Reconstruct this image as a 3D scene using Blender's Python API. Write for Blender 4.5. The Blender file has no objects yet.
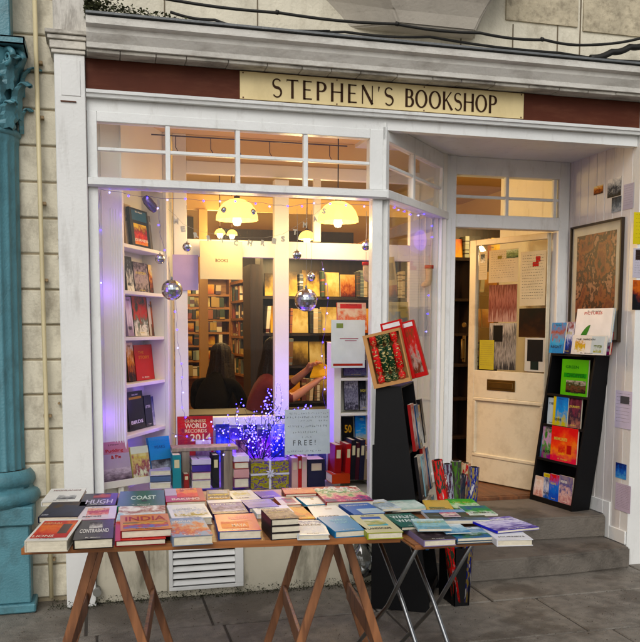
import bpy, bmesh, math, random
from math import radians, sin, cos, pi, tan, atan2, sqrt
from mathutils import Vector, Matrix
random.seed(7)
S = bpy.context.scene
COL = S.collection

# ------------------------------------------------------------------ camera
F_PX, CX_PX, CY_PX = 850.0, 320.0, 406.9
YAW, PITCH, ROLL = radians(14.66), radians(5.24), radians(-.19)
CAM = Vector((0, -5.006, 1.6))
_fw = Vector((sin(YAW) * cos(PITCH), cos(YAW) * cos(PITCH), -sin(PITCH)))
_r0 = Vector((cos(YAW), -sin(YAW), 0))
_u0 = _r0.cross(_fw)
_rt = _r0 * cos(ROLL) - _u0 * sin(ROLL)
_up = _r0 * sin(ROLL) + _u0 * cos(ROLL)
cam = bpy.data.cameras.new('camera')
camo = bpy.data.objects.new('camera', cam)
COL.objects.link(camo)
S.camera = camo
cam.sensor_fit = 'HORIZONTAL'
cam.sensor_width = 36
cam.lens = F_PX / 640 * 36
cam.shift_y = (CY_PX - 321) / 640
cam.clip_start = .05
cam.clip_end = 400
m = Matrix((_rt, _up, -_fw)).transposed().to_4x4()
m.translation = CAM
camo.matrix_world = m

# ------------------------------------------------------------------ light
W = bpy.data.worlds.new('World')
S.world = W
W.use_nodes = True
nt = W.node_tree
nt.nodes.clear()
sky = nt.nodes.new('ShaderNodeTexSky')
sky.sky_type = 'NISHITA'
sky.sun_disc = False
sky.sun_elevation = radians(38)
sky.sun_rotation = radians(200)
sky.dust_density = 3
hs = nt.nodes.new('ShaderNodeHueSaturation')
hs.inputs['Saturation'].default_value = .35
bg = nt.nodes.new('ShaderNodeBackground')
bg.inputs['Strength'].default_value = .085
wo = nt.nodes.new('ShaderNodeOutputWorld')
nt.links.new(sky.outputs[0], hs.inputs['Color'])
nt.links.new(hs.outputs[0], bg.inputs[0])
nt.links.new(bg.outputs[0], wo.inputs[0])
sl = bpy.data.lights.new('sun', 'SUN')
sl.energy = .55
sl.angle = radians(40)
sl.color = (1, .985, .95)
so = bpy.data.objects.new('sun', sl)
COL.objects.link(so)
_d = Vector((sin(radians(200)) * cos(radians(38)), cos(radians(200)) * cos(radians(38)), sin(radians(38))))
so.rotation_euler = _d.to_track_quat('Z', 'Y').to_euler()
S.view_settings.view_transform = 'Standard'
S.view_settings.look = 'None'
S.view_settings.exposure = 0.6
S.view_settings.gamma = 1
S.view_settings.use_curve_mapping = False
S.render.engine = 'CYCLES'
LAMP = 1.0     # scale of every indoor lamp

# ------------------------------------------------------------------ measuring from the photograph (640 x 642 pixels)
def ray(x, y):
    return _fw + _rt * ((x - CX_PX) / F_PX) - _up * ((y - CY_PX) / F_PX)
def hit(x, y, p, n):
    d = ray(x, y)
    return CAM + d * ((Vector(p) - CAM).dot(Vector(n)) / d.dot(Vector(n)))
def at(x, y, Y=0.0):
    return hit(x, y, (0, Y, 0), (0, 1, 0))
def atz(x, y, Z):
    return hit(x, y, (0, 0, Z), (0, 0, 1))
def atx(x, y, X):
    return hit(x, y, (X, 0, 0), (1, 0, 0))

# ------------------------------------------------------------------ materials
MC = {}
def hexc(h):
    h = h.lstrip('#')
    v = [int(h[i:i + 2], 16) / 255 for i in (0, 2, 4)]
    return tuple(((c + .055) / 1.055) ** 2.4 if c > .04045 else c / 12.92 for c in v) + (1,)
def C(c):
    return hexc(c) if isinstance(c, str) else (tuple(c) + (1,))[:4]
def rich(c):
    """printing ink: the colour as a real ink would be, a little deeper and purer than a photo shows"""
    c = C(c); g = .3 * c[0] + .55 * c[1] + .15 * c[2]; mx = max(c[:3]); mn = min(c[:3]); s = (mx - mn) / (mx + 1e-4)
    f = 1 + .5 * min(1, s * 2); d = 1 - .30 * min(1, s * 1.6) - (.25 if mx < .12 else 0)
    return tuple(min(1, max(.004, (g + (v - g) * f) * d)) for v in c[:3]) + (1,)
def newmat(name):
    mt = bpy.data.materials.new(name)
    mt.use_nodes = True
    n = mt.node_tree
    return mt, n, n.nodes['Principled BSDF']
def paint(name, col, rough=.5, var=.12, scale=3.0, bump=.15, dirt=None, dirt_amt=.5, dscale=(6, 6, 1.2), metal=0, lo=.48, hi=.72, fine=60, spec=.5):
    """painted or stone surface: slow tone variation, fine bump, optional streaky grime"""
    k = ('p', name)
    if k in MC: return MC[k]
    mt, n, b = newmat(name)
    N, L = n.nodes, n.links
    tc = N.new('ShaderNodeTexCoord')
    no = N.new('ShaderNodeTexNoise'); no.inputs['Scale'].default_value = scale; no.inputs['Detail'].default_value = 6
    L.new(tc.outputs['Object'], no.inputs['Vector'])
    mr = N.new('ShaderNodeMapRange')
    mr.inputs['From Min'].default_value = .3; mr.inputs['From Max'].default_value = .7
    mr.inputs['To Min'].default_value = 1 - var; mr.inputs['To Max'].default_value = 1 + var * .6
    L.new(no.outputs[0], mr.inputs[0])
    mul = N.new('ShaderNodeVectorMath'); mul.operation = 'SCALE'
    mul.inputs[0].default_value = C(col)[:3]
    L.new(mr.outputs[0], mul.inputs['Scale'])
    out = mul.outputs[0]
    if dirt:
        mp = N.new('ShaderNodeMapping'); mp.inputs['Scale'].default_value = dscale
        L.new(tc.outputs['Object'], mp.inputs[0])
        n2 = N.new('ShaderNodeTexNoise'); n2.inputs['Scale'].default_value = 1; n2.inputs['Detail'].default_value = 9; n2.inputs['Roughness'].default_value = .65
        L.new(mp.outputs[0], n2.inputs['Vector'])
        m2 = N.new('ShaderNodeMapRange'); m2.inputs['From Min'].default_value = lo; m2.inputs['From Max'].default_value = hi
        m2.inputs['To Max'].default_value = dirt_amt
        L.new(n2.outputs[0], m2.inputs[0])
        mx = N.new('ShaderNodeMix'); mx.data_type = 'RGBA'
        L.new(m2.outputs[0], mx.inputs[0]); L.new(out, mx.inputs[6]); mx.inputs[7].default_value = C(dirt)
        out = mx.outputs[2]
    L.new(out, b.inputs['Base Color'])
    b.inputs['Roughness'].default_value = rough
    b.inputs['Metallic'].default_value = metal
    b.inputs['Specular IOR Level'].default_value = spec
    if bump:
        n3 = N.new('ShaderNodeTexNoise'); n3.inputs['Scale'].default_value = fine; n3.inputs['Detail'].default_value = 5
        L.new(tc.outputs['Object'], n3.inputs['Vector'])
        bp = N.new('ShaderNodeBump'); bp.inputs['Strength'].default_value = bump; bp.inputs['Distance'].default_value = .01
        L.new(n3.outputs[0], bp.inputs['Height']); L.new(bp.outputs[0], b.inputs['Normal'])
    MC[k] = mt
    return mt
def wood(name, col, dark, rough=.55, scale=(40, 40, 3)):
    k = ('w', name)
    if k in MC: return MC[k]
    mt, n, b = newmat(name)
    N, L = n.nodes, n.links
    tc = N.new('ShaderNodeTexCoord'); mp = N.new('ShaderNodeMapping'); mp.inputs['Scale'].default_value = scale
    L.new(tc.outputs['Object'], mp.inputs[0])
    no = N.new('ShaderNodeTexNoise'); no.inputs['Scale'].default_value = 1; no.inputs['Detail'].default_value = 7; no.inputs['Distortion'].default_value = .6
    L.new(mp.outputs[0], no.inputs['Vector'])
    rp = N.new('ShaderNodeValToRGB'); rp.color_ramp.elements[0].position = .32; rp.color_ramp.elements[1].position = .68
    rp.color_ramp.elements[0].color = C(dark); rp.color_ramp.elements[1].color = C(col)
    L.new(no.outputs[0], rp.inputs[0]); L.new(rp.outputs[0], b.inputs['Base Color'])
    bp = N.new('ShaderNodeBump'); bp.inputs['Strength'].default_value = .15; bp.inputs['Distance'].default_value = .005
    L.new(no.outputs[0], bp.inputs['Height']); L.new(bp.outputs[0], b.inputs['Normal'])
    b.inputs['Roughness'].default_value = rough
    MC[k] = mt
    return mt
def ink(col, rough=.38, name=None):
    """flat printed or dyed colour with a little wear"""
    k = ('i', col if isinstance(col, str) else tuple(col), rough)
    if k in MC: return MC[k]
    mt = paint(name or ('print_%s_%g' % (str(col), rough)), rich(col), rough, .1, 9, .05, fine=120, spec=.14)
    MC[k] = mt
    return mt
def art(cols, scale=4.0, seed=0.0, hard=.0, stretch=(1, 1, 1), detail=4, rough=.33):
    """printed picture: patches of several colours laid out over the surface's own UVs"""
    k = ('a', tuple(cols), scale, seed, hard, stretch)
    if k in MC: return MC[k]
    mt, n, b = newmat('printed_picture')
    N, L = n.nodes, n.links
    uv = N.new('ShaderNodeUVMap'); mp = N.new('ShaderNodeMapping')
    mp.inputs['Location'].default_value = (seed * 3.17, seed * 1.31, seed)
    mp.inputs['Scale'].default_value = stretch
    L.new(uv.outputs[0], mp.inputs[0])
    no = N.new('ShaderNodeTexNoise'); no.inputs['Scale'].default_value = scale; no.inputs['Detail'].default_value = detail
    no.inputs['Distortion'].default_value = .15; no.inputs['Roughness'].default_value = .62
    L.new(mp.outputs[0], no.inputs['Vector'])
    rp = N.new('ShaderNodeValToRGB'); cr = rp.color_ramp
    if hard: cr.interpolation = 'CONSTANT'
    K = len(cols)
    while len(cr.elements) < K: cr.elements.new(.5)
    for i, c in enumerate(cols):
        cr.elements[i].position = .3 + .4 * (i / max(1, K - (0 if hard else 1)))
        cr.elements[i].color = rich(c)
    if hard: L.new(no.outputs[0], rp.inputs[0])
    else:
        # the printed image has a ground, a subject and a sky rather than an even mottle
        sp = N.new('ShaderNodeSeparateXYZ'); L.new(uv.outputs[0], sp.inputs[0])
        a1 = N.new('ShaderNodeMath'); a1.operation = 'MULTIPLY_ADD'; a1.inputs[1].default_value = .42 * (1 if int(seed) % 2 else -1); a1.inputs[2].default_value = (-.21 if int(seed) % 2 else .21) + .12
        L.new(sp.outputs[1], a1.inputs[0])
        a2 = N.new('ShaderNodeMath'); a2.operation = 'MULTIPLY_ADD'; a2.inputs[1].default_value = .76; L.new(no.outputs[0], a2.inputs[0]); L.new(a1.outputs[0], a2.inputs[2])
        L.new(a2.outputs[0], rp.inputs[0])
    L.new(rp.outputs[0], b.inputs['Base Color'])
    b.inputs['Roughness'].default_value = rough + .1; b.inputs['Specular IOR Level'].default_value = .14
    MC[k] = mt
    return mt
def emit(name, col, st):
    k = ('e', name)
    if k in MC: return MC[k]
    mt, n, b = newmat(name)
    b.inputs['Base Color'].default_value = C(col)
    b.inputs['Emission Color'].default_value = C(col)
    b.inputs['Emission Strength'].default_value = st
    MC[k] = mt
    return mt
def glassmat(name='window_glass', refl=1.0, tint=(.97, .99, .98), rough=.02):
    k = ('g', name)
    if k in MC: return MC[k]
    mt, n, b = newmat(name)
    N, L = n.nodes, n.links
    N.remove(b)
    t = N.new('ShaderNodeBsdfTransparent'); t.inputs[0].default_value = C(tint)
    g = N.new('ShaderNodeBsdfGlossy'); g.inputs['Roughness'].default_value = rough
    fr = N.new('ShaderNodeFresnel'); fr.inputs[0].default_value = 1.5
    mu = N.new('ShaderNodeMath'); mu.operation = 'MULTIPLY'; mu.inputs[1].default_value = refl
    mx = N.new('ShaderNodeMixShader')
    L.new(fr.outputs[0], mu.inputs[0]); L.new(mu.outputs[0], mx.inputs[0]); L.new(t.outputs[0], mx.inputs[1]); L.new(g.outputs[0], mx.inputs[2])
    L.new(mx.outputs[0], N['Material Output'].inputs[0])
    MC[k] = mt
    return mt

# ------------------------------------------------------------------ mesh helpers
class MB:
    def __init__(s):
        s.v = []; s.f = []; s.uv = []; s.m = []; s.sm = []
    def quad(s, a, b, c, d, m=0, uv=None):
        i = len(s.v)
        s.v += [tuple(a), tuple(b), tuple(c), tuple(d)]
        s.f.append((i, i + 1, i + 2, i + 3)); s.m.append(m); s.sm.append(False)
        s.uv.append(uv or [(0, 0), (1, 0), (1, 1), (0, 1)])
    def poly(s, pts, m=0):
        i = len(s.v)
        s.v += [tuple(p) for p in pts]
        s.f.append(tuple(range(i, i + len(pts)))); s.m.append(m); s.sm.append(False)
        s.uv.append([(0, 0)] * len(pts))
    def obox(s, o, x, y, z, m=0):
        """box from corner o with edge vectors x, y, z"""
        o, x, y, z = map(Vector, (o, x, y, z))
        if x.cross(y).dot(z) < 0: x, y = y, x
        p = [o, o + x, o + x + y, o + y]
        q = [a + z for a in p]
        s.quad(p[3], p[2], p[1], p[0], m); s.quad(q[0], q[1], q[2], q[3], m)
        for i in range(4):
            j = (i + 1) % 4
            s.quad(p[i], p[j], q[j], q[i], m)
        return s
    def box(s, x0, x1, y0, y1, z0, z1, m=0):
        return s.obox((x0, y0, z0), (x1 - x0, 0, 0), (0, y1 - y0, 0), (0, 0, z1 - z0), m)
    def wallseg(s, a, b, z0, z1, t, m=0):
        """upright slab from a to b in plan, thickness t to the left of a->b"""
        a = Vector((a[0], a[1], 0)); b = Vector((b[0], b[1], 0)); d = b - a
        n = Vector((-d.y, d.x, 0)).normalized() * t
        return s.obox((a.x, a.y, z0), d, n, (0, 0, z1 - z0), m)
    def bar(s, p, q, w, h=None, m=0, up=(0, 0, 1)):
        """square section bar from p to q"""
        p, q = Vector(p), Vector(q); d = q - p; h = h or w
        u = Vector(up)
        if abs(d.normalized().dot(u)) > .98: u = Vector((0, 1, 0))
        a = d.cross(u).normalized() * w; c = a.cross(d).normalized() * h
        return s.obox(p - a / 2 - c / 2, a, c, d, m)
    def tube(s, pts, r, n=8, m=0, cap=True):
        pts = [Vector(p) for p in pts]
        rs = r if isinstance(r, (list, tuple)) else [r] * len(pts)
        base = len(s.v); pa = None
        for i, p in enumerate(pts):
            t = (pts[min(i + 1, len(pts) - 1)] - pts[max(i - 1, 0)]).normalized()
            if pa is None:
                pa = t.orthogonal().normalized()
            pa = (pa - t * pa.dot(t)).normalized()
            pb = t.cross(pa)
            for k in range(n):
                a = 2 * pi * k / n
                s.v.append(tuple(p + (pa * cos(a) + pb * sin(a)) * rs[i]))
        for i in range(len(pts) - 1):
            for k in range(n):
                a, b = base + i * n + k, base + i * n + (k + 1) % n
                s.f.append((a, b, b + n, a + n)); s.m.append(m); s.sm.append(True)
                s.uv.append([(k / n, i), ((k + 1) / n, i), ((k + 1) / n, i + 1), (k / n, i + 1)])
        if cap:
            s.f.append(tuple(base + k for k in reversed(range(n)))); s.m.append(m); s.sm.append(False); s.uv.append([(0, 0)] * n)
            e = base + (len(pts) - 1) * n
            s.f.append(tuple(e + k for k in range(n))); s.m.append(m); s.sm.append(False); s.uv.append([(0, 0)] * n)
        return s
    def lathe(s, prof, c=(0, 0, 0), n=24, m=0, smooth=True, rf=None):
        """prof = (r, z) from bottom to top; rf(angle, z) scales the radius"""
        base = len(s.v); c = Vector(c)
        for (r, z) in prof:
            for k in range(n):
                a = 2 * pi * k / n
                rr = r * (rf(a, z) if rf else 1)
                s.v.append((c.x + rr * cos(a), c.y + rr * sin(a), c.z + z))
        for i in range(len(prof) - 1):
            for k in range(n):
                a, b = base + i * n + k, base + i * n + (k + 1) % n
                s.f.append((a, b, b + n, a + n)); s.m.append(m); s.sm.append(smooth)
                s.uv.append([(k / n, i), ((k + 1) / n, i), ((k + 1) / n, i + 1), (k / n, i + 1)])
        return s
    def extrude(s, prof, a, b, m=0):
        """profile of (out, z) points swept in plan from a to b; 'out' points to the right of a->b"""
        a = Vector((a[0], a[1], 0)); b = Vector((b[0], b[1], 0)); d = (b - a).normalized()
        o = Vector((d.y, -d.x, 0))
        A = [a + o * q[0] + Vector((0, 0, q[1])) for q in prof]
        B = [b + o * q[0] + Vector((0, 0, q[1])) for q in prof]
        for i in range(len(prof)):
            j = (i + 1) % len(prof)
            s.quad(A[j], B[j], B[i], A[i], m)
        s.poly(A, m); s.poly(B[::-1], m)
        return s
    def build(s, name, mats, parent=None, bevel=0, loc=None, seg=1):
        me = bpy.data.meshes.new(name)
        v = s.v
        if loc is not None:
            l = Vector(loc); v = [tuple(Vector(p) - l) for p in v]
        me.from_pydata(v, [], s.f)
        for mm in (mats if isinstance(mats, (list, tuple)) else [mats]): me.materials.append(mm)
        uvl = me.uv_layers.new(name='UVMap')
        i = 0
        for pi_, p in enumerate(me.polygons):
            p.material_index = s.m[pi_]; p.use_smooth = s.sm[pi_]
            for u in s.uv[pi_]:
                uvl.data[i].uv = u; i += 1
        if bevel:
            bm = bmesh.new(); bm.from_mesh(me)
            bmesh.ops.remove_doubles(bm, verts=bm.verts, dist=1e-5)
            bmesh.ops.bevel(bm, geom=[e for e in bm.edges if e.calc_face_angle(0) > .5], offset=bevel, segments=seg, affect='EDGES', clamp_overlap=True)
            bm.to_mesh(me); bm.free()
        o = bpy.data.objects.new(name, me)
        COL.objects.link(o)
        if loc is not None: o.location = loc
        if parent: o.parent = parent
        return o
def tag(o, label=None, cat=None, group=None, kind=None):
    if label: o['label'] = label
    if cat: o['category'] = cat
    if group: o['group'] = group
    if kind: o['kind'] = kind
    return o
def empty(name, label, cat, group=None, loc=(0, 0, 0), xd=(1, 0, 0), yd=(0, 1, 0)):
    o = bpy.data.objects.new(name, None)
    o.empty_display_size = .05
    COL.objects.link(o)
    x = Vector(xd).normalized(); y = Vector(yd); y = (y - x * y.dot(x)).normalized(); z = x.cross(y)
    mm = Matrix((x, y, z)).transposed().to_4x4(); mm.translation = Vector(loc)
    o.matrix_world = mm
    return tag(o, label, cat, group)
_tc = {}
def textmesh(s, w, h, bold=0.0, shear=0.0):
    """flat lettering mesh filling w x h, lower left at the origin; returns mesh data"""
    cu = bpy.data.curves.new('t', 'FONT'); cu.body = s; cu.resolution_u = 2; cu.size = 1; cu.offset = bold; cu.shear = shear
    ob = bpy.data.objects.new('t', cu); COL.objects.link(ob)
    me = bpy.data.meshes.new_from_object(ob.evaluated_get(bpy.context.evaluated_depsgraph_get()))
    bpy.data.objects.remove(ob); bpy.data.curves.remove(cu)
    if not me.vertices: return me
    x0 = min(v.co.x for v in me.vertices); x1 = max(v.co.x for v in me.vertices)
    y0 = min(v.co.y for v in me.vertices); y1 = max(v.co.y for v in me.vertices)
    for v in me.vertices:
        v.co = ((v.co.x - x0) / (x1 - x0) * w, (v.co.y - y0) / max(.001, y1 - y0) * h, 0)
    return me
def text(s, parent, o, w, h, col, name='title', bold=.01, shear=0.0, label=None, mat=None):
    me = textmesh(s, w, h, bold, shear)
    me.name = name
    me.materials.clear(); me.materials.append(mat or ink(col))
    ob = bpy.data.objects.new(name, me); COL.objects.link(ob); ob.parent = parent; ob.location = o
    if label: ob['label'] = label
    return ob

# ------------------------------------------------------------------ books
PAGES = None
def pagesmat():
    return paint('paper_block', '#cfc6b0', .8, .12, 30, .3, dirt='#a89c82', dirt_amt=.5, dscale=(3, 3, 400))
AUTO = ['THE RIVER', 'WALKING', 'LETTERS', 'A HISTORY', 'SEASONS', 'NORTH', 'THE HOUSE', 'JOURNEYS', 'WINTER', 'STORIES', 'THE SEA', 'BIRDS', 'MEMORIES', 'THE GARDEN', 'LANDSCAPE', 'NIGHT']
AUTHOR = ['J. Harper', 'Anna Reid', 'M. Lowe', 'Peter Hall', 'S. Grant', 'Ellen Marsh', 'T. Wood', 'R. Blake']
_bk = [0]
def book(label, o, xd, yd, w, h, t, cover, spine=None, pics=(), texts=(), group=None, name='book', cat='book', soft=False, bands=()):
    """a book: o lower left corner of the back cover, x along the width, y up the cover, z out of the front cover"""
    e = empty(name, label, cat, group, o, xd, yd)
    cv = cover if not isinstance(cover, (str, tuple)) else ink(cover, .3)
    sp = spine or cover
    sp = sp if not isinstance(sp, (str, tuple)) else ink(sp, .35)
    b = MB(); ct = .0012 if soft else .0028
    ov = 0 if soft else .003
    # rounded spine, boards
    b.box(0, w, 0, h, 0, ct, 1)
    b.box(-.0005, .004, 0, h, ct, t - ct, 1)
    b.box(0, w, 0, h, t - ct, t, 1)
    b.quad((0.0, 0, t + .0002), (w, 0, t + .0002), (w, h, t + .0002), (0, h, t + .0002), 0)
    cvo = b.build('cover', [cv, sp], e)
    p = MB(); p.box(.005, w - ov - .0005, ov, h - ov, ct, t - ct)
    p.build('pages', pagesmat(), e)
    k = .0006
    _bk[0] += 1; q_ = _bk[0]
    lum = lambda c: .3 * C(c)[0] + .6 * C(c)[1] + .1 * C(c)[2]
    if isinstance(cover, (str, tuple)): lc_ = '#26242a' if lum(cover) > .3 else '#e6e2d6'
    else: lc_ = ['#f0ece0', '#1c1a22', '#e8d890'][q_ % 3]
    texts = list(texts)
    if w > .05 and h > .1:
        if not texts: texts.append((AUTO[q_ * 7 % 16], .12, [.74, .16, .6][q_ % 3], .5 + .25 * ((q_ * 3) % 4) / 3, .09, lc_))
        texts.append((AUTHOR[q_ * 5 % 8], .3, [.05, .9, .06][q_ % 3], .38, .04, lc_))
    for (u0, v0, u1, v1, mt) in pics:
        q = MB(); q.quad((w * u0, h * v0, t + k), (w * u1, h * v0, t + k), (w * u1, h * v1, t + k), (w * u0, h * v1, t + k))
        q.build('picture', mt if not isinstance(mt, str) else ink(mt, .3), cvo); k += .0002
    for (s, u, v, fw, fh, c) in texts:
        text(s, cvo, (w * u, h * v, t + k + .0003), w * fw, h * fh, c, bold=.02)
    return e
SP_COL = ['#5d2a22', '#2c3444', '#b9a98f', '#2f4235', '#c8c2b2', '#1d1d22', '#8f5335', '#8a7a55', '#4d3044', '#a78a4c', '#5c6a70', '#7c3a34', '#d4cfc2', '#3c3a36', '#6b4a2f', '#8f9a8a']
SP_NAME = ['dark red', 'navy', 'tan', 'dark green', 'off white', 'black', 'rust orange', 'khaki', 'plum', 'gold', 'slate blue', 'brick red', 'white', 'charcoal', 'brown', 'sage']
ORD = ['first', 'second', 'third', 'fourth', 'fifth', 'sixth', 'seventh', 'eighth', 'ninth', 'tenth', 'eleventh', 'twelfth', 'thirteenth', 'fourteenth', 'fifteenth', 'sixteenth', 'seventeenth', 'eighteenth', 'nineteenth', 'twentieth', 'twenty-first', 'twenty-second', 'twenty-third', 'twenty-fourth', 'twenty-fifth', 'twenty-sixth', 'twenty-seventh', 'twenty-eighth', 'twenty-ninth', 'thirtieth']
def spinemat(i, j):
    """cloth or paper spine with printed bands"""
    k = ('s', i, j)
    if k in MC: return MC[k]
    mt, n, b = newmat('book_spine')
    N, L = n.nodes, n.links
    tc = N.new('ShaderNodeTexCoord'); sx = N.new('ShaderNodeSeparateXYZ'); L.new(tc.outputs['Generated'], sx.inputs[0])
    no = N.new('ShaderNodeTexNoise'); no.noise_dimensions = '1D'; no.inputs['W'].default_value = 0; no.inputs['Scale'].default_value = 6 + j * 3
    ad = N.new('ShaderNodeMath'); ad.inputs[1].default_value = j * 7.3 + i; L.new(sx.outputs[2], ad.inputs[0]); L.new(ad.outputs[0], no.inputs['W'])
    rp = N.new('ShaderNodeValToRGB'); cr = rp.color_ramp; cr.interpolation = 'CONSTANT'
    cr.elements[0].color = C(SP_COL[i]); cr.elements[1].position = .6; cr.elements[1].color = C(SP_COL[(i * 5 + j * 3 + 4) % 16])
    L.new(no.outputs[0], rp.inputs[0]); L.new(rp.outputs[0], b.inputs['Base Color'])
    b.inputs['Roughness'].default_value = .5
    MC[k] = mt
    return mt
ARTS = [['#2b2118', '#8a4b22', '#e0a050', '#f3e3b8'], ['#17202e', '#3f6a8c', '#b8d0d8', '#e8e2cc'], ['#e8e0d0', '#c04838', '#402420', '#d8b070'],
        ['#20301c', '#6a8a3c', '#d8d088', '#f0ead0'], ['#301830', '#8a3c6a', '#e08a9a', '#f4dcd0'], ['#101014', '#444a55', '#a8a8a4', '#e8e4dc'],
        ['#e8a020', '#d04018', '#782014', '#f0d070'], ['#f2efe6', '#d8e0dc', '#90a8b0', '#304858']]
BART = [['#6a5030', '#a8864c', '#d0b070', '#e0c88c'], ['#3c3024', '#6a5a44', '#a89468', '#c8b484'], ['#8a6a3c', '#c8a868', '#d8c088', '#e0d0a0'],
        ['#4a3020', '#8a5a30', '#b08850', '#c8a870'], ['#5c2c20', '#94583c', '#c0946c', '#d0b48c'], ['#2c2a28', '#545048', '#8a8474', '#b0a890'],
        ['#b06a28', '#c88840', '#d8a460', '#e0b878'], ['#c8b890', '#d0c4a0', '#b8a880', '#a08c64']]
ARTN = ['brown and gold', 'brown', 'tan', 'dark brown', 'red brown', 'charcoal', 'orange', 'cream']
FAR = MB(); FARM = []
def farmat(mt):
    if mt not in FARM: FARM.append(mt)
    return FARM.index(mt)
def spinerow(o, d, length, out, zmax, where, group, face=.2, wmin=.018, wmax=.042, far=False, lean=.12):
    """a shelf row: books side by side from o along d, spines towards 'out'"""
    o = Vector(o); d = Vector(d).normalized(); out = Vector(out).normalized()
    s = 0; i = 0
    while s < length - wmax and i < 29:
        if random.random() < .03: s += random.uniform(.02, .05); continue
        h = zmax * random.uniform(.78, .97); dep = random.uniform(.12, .17)
        if random.random() < face and s + .17 < length:
            w = min(.16, h * .68); ai = random.randrange(8)
            b = FAR if far else MB(); t = .02; am = art(BART[ai], random.choice((1.2, 2, 3)), random.randrange(6)); sm_ = ink(SP_COL[ai]); m0, m1 = (farmat(am), farmat(sm_)) if far else (0, 1)
            p = o + d * s - out * .06
            up = Vector((0, 0, 1)) * cos(.12) - out * sin(.12); nn = out * cos(.12) + Vector((0, 0, sin(.12)))
            b.obox(p, d * w, up * h, nn * t, m1)
            q = p + nn * (t + .0005)
            b.quad(q, q + d * w, q + d * w + up * h, q + up * h, m0)
            # which way round does the cover face
            if not far: tag(b.build('book', [am, sm_], loc=p), 'face-out %s book, %s from left on %s' % (ARTN[ai], ORD[i], where), 'book', group)
            s += w + .012
        else:
            w = random.uniform(wmin, wmax); ci = random.randrange(16)
            p = o + d * s - out * random.uniform(0, .02)
            ln = lean * random.random() * h if random.random() < .15 else 0
            b = FAR if far else MB(); am = spinemat(ci, random.randrange(4)); m0, m1 = (farmat(am), farmat(pagesmat())) if far else (0, 1)
            b.obox(p - out * dep, d * w, out * dep, Vector((0, 0, h)) + d * ln, m0)
            a = p - out * (dep - .002) + d * .002
            b.obox(a + Vector((0, 0, h)) + d * ln, d * (w - .004), out * (dep - .006), (0, 0, .0015), m1)
            if not far: tag(b.build('book', [am, pagesmat()], loc=p), '%s book spine, %s from left on %s' % (SP_NAME[ci], ORD[i], where), 'book', group)
            s += w + ln + .001
        i += 1
# ================================================================== SETTING
WHITE = paint('old_white_paint', '#dadad6', .42, .08, 2.5, .18, dirt='#7d7464', dirt_amt=.4, dscale=(9, 9, 1.6), lo=.57, hi=.75)
WHITEC = paint('clean_white_paint', '#dfe0dd', .4, .08, 3, .2, dirt='#8d8575', dirt_amt=.35, dscale=(14, 14, 5), lo=.55, hi=.75)
STONE = paint('aged_cornice_paint', '#c9c4b8', .7, .15, 5, .35, dirt='#544b40', dirt_amt=.75, dscale=(5, 12, 9), lo=.45, hi=.66)
CREAM = paint('cream_render', '#d8d1bc', .8, .12, 5, .5, dirt='#83775f', dirt_amt=.5, dscale=(6, 6, 3), lo=.5, hi=.72)
CREAMB = paint('cream_block', '#d0c9b4', .8, .12, 6, .5, dirt='#7a6f5c', dirt_amt=.6, dscale=(9, 9, 5), lo=.47, hi=.68)
RISER = paint('riser_paint', '#c2bba6', .6, .1, 3, .2, dirt='#5d5a48', dirt_amt=.8, dscale=(7, 7, 2.2), lo=.5, hi=.7)
BLUE = paint('blue_gloss_paint', '#50848f', .4, .15, 7, .3, dirt='#365052', dirt_amt=.6, dscale=(9, 9, 6), lo=.5, hi=.7, fine=90)
BROWN = paint('fascia_brown', '#53291a', .6, .15, 4, .12, spec=.15, dirt='#7c5038', dirt_amt=.3, dscale=(3, 3, 14))
INWALL = paint('interior_cream', '#dab775', .75, .08, 2, .1)
INWHITE = paint('interior_white', '#e2dccf', .5, .05, 2, .08)
BLACK = paint('black_laminate', '#08080a', .55, .2, 5, .05, fine=200, spec=.22)
DARKWOOD = wood('dark_wood', '#2c1c12', '#140c08', .5)
GOLDWOOD = wood('golden_wood', '#a9743a', '#7c5026', .5, (5, 30, 30))
TABLEWOOD = wood('table_pine', '#a8703e', '#7a4a2a', .45, (4, 50, 50))
LEGWOOD = wood('trestle_pine', '#94603a', '#5d3820', .5, (30, 30, 4))
FLAG = paint('flagstone', '#7d766b', .6, .3, 14, 1.0, dirt='#4c4338', dirt_amt=.65, dscale=(1.7, 1.7, 1.7), lo=.5, hi=.575, fine=110)
STEP = paint('worn_stone_step', '#665f56', .7, .2, 6, .5, dirt='#2e2821', dirt_amt=.7, dscale=(4, 4, 4), lo=.48, hi=.66, fine=70)
GLASS = glassmat('window_glass', .5)
METAL = paint('dull_steel', '#8b8d8e', .32, .1, 12, .05, metal=1)
CABLE = paint('black_cable', '#17150f', .6, .2, 20, .1)

# pavement: base sheet and flags
b = MB(); b.box(-60, 60, -60, 60, -.3, -.008)
tag(b.build('ground', paint('bedding', '#3a342c', .9, .2, 6, .4)), kind='structure')
b = MB()
rows = [(-7.2, -6.1), (-6.1, -5.1), (-5.1, -4.2), (-4.2, -3.3), (-3.3, -2.45), (-2.45, -1.75), (-1.75, -1.1), (-1.1, -.52), (-.52, .16)]
rg = random.Random(11)
for (y0, y1) in rows:
    x = -7 + rg.random()
    while x < 9:
        w = rg.uniform(.6, 1.25); g = .006
        dz = rg.uniform(-.004, .003)
        y1_ = min(y1, .16)
        b.obox((x + g, y0 + g, -.06 + dz), (w - 2 * g, 0, 0), (0, y1_ - y0 - 2 * g, 0), (0, 0, .06 + rg.uniform(-.002, .002)))
        x += w
tag(b.build('pavement', FLAG, bevel=.006), kind='structure')
b = MB(); b.box(-60, 60, -18, -7.25, -.13, -.12)
tag(b.build('road', paint('asphalt', '#3a3a3c', .85, .2, 8, .5)), kind='structure')

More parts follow.
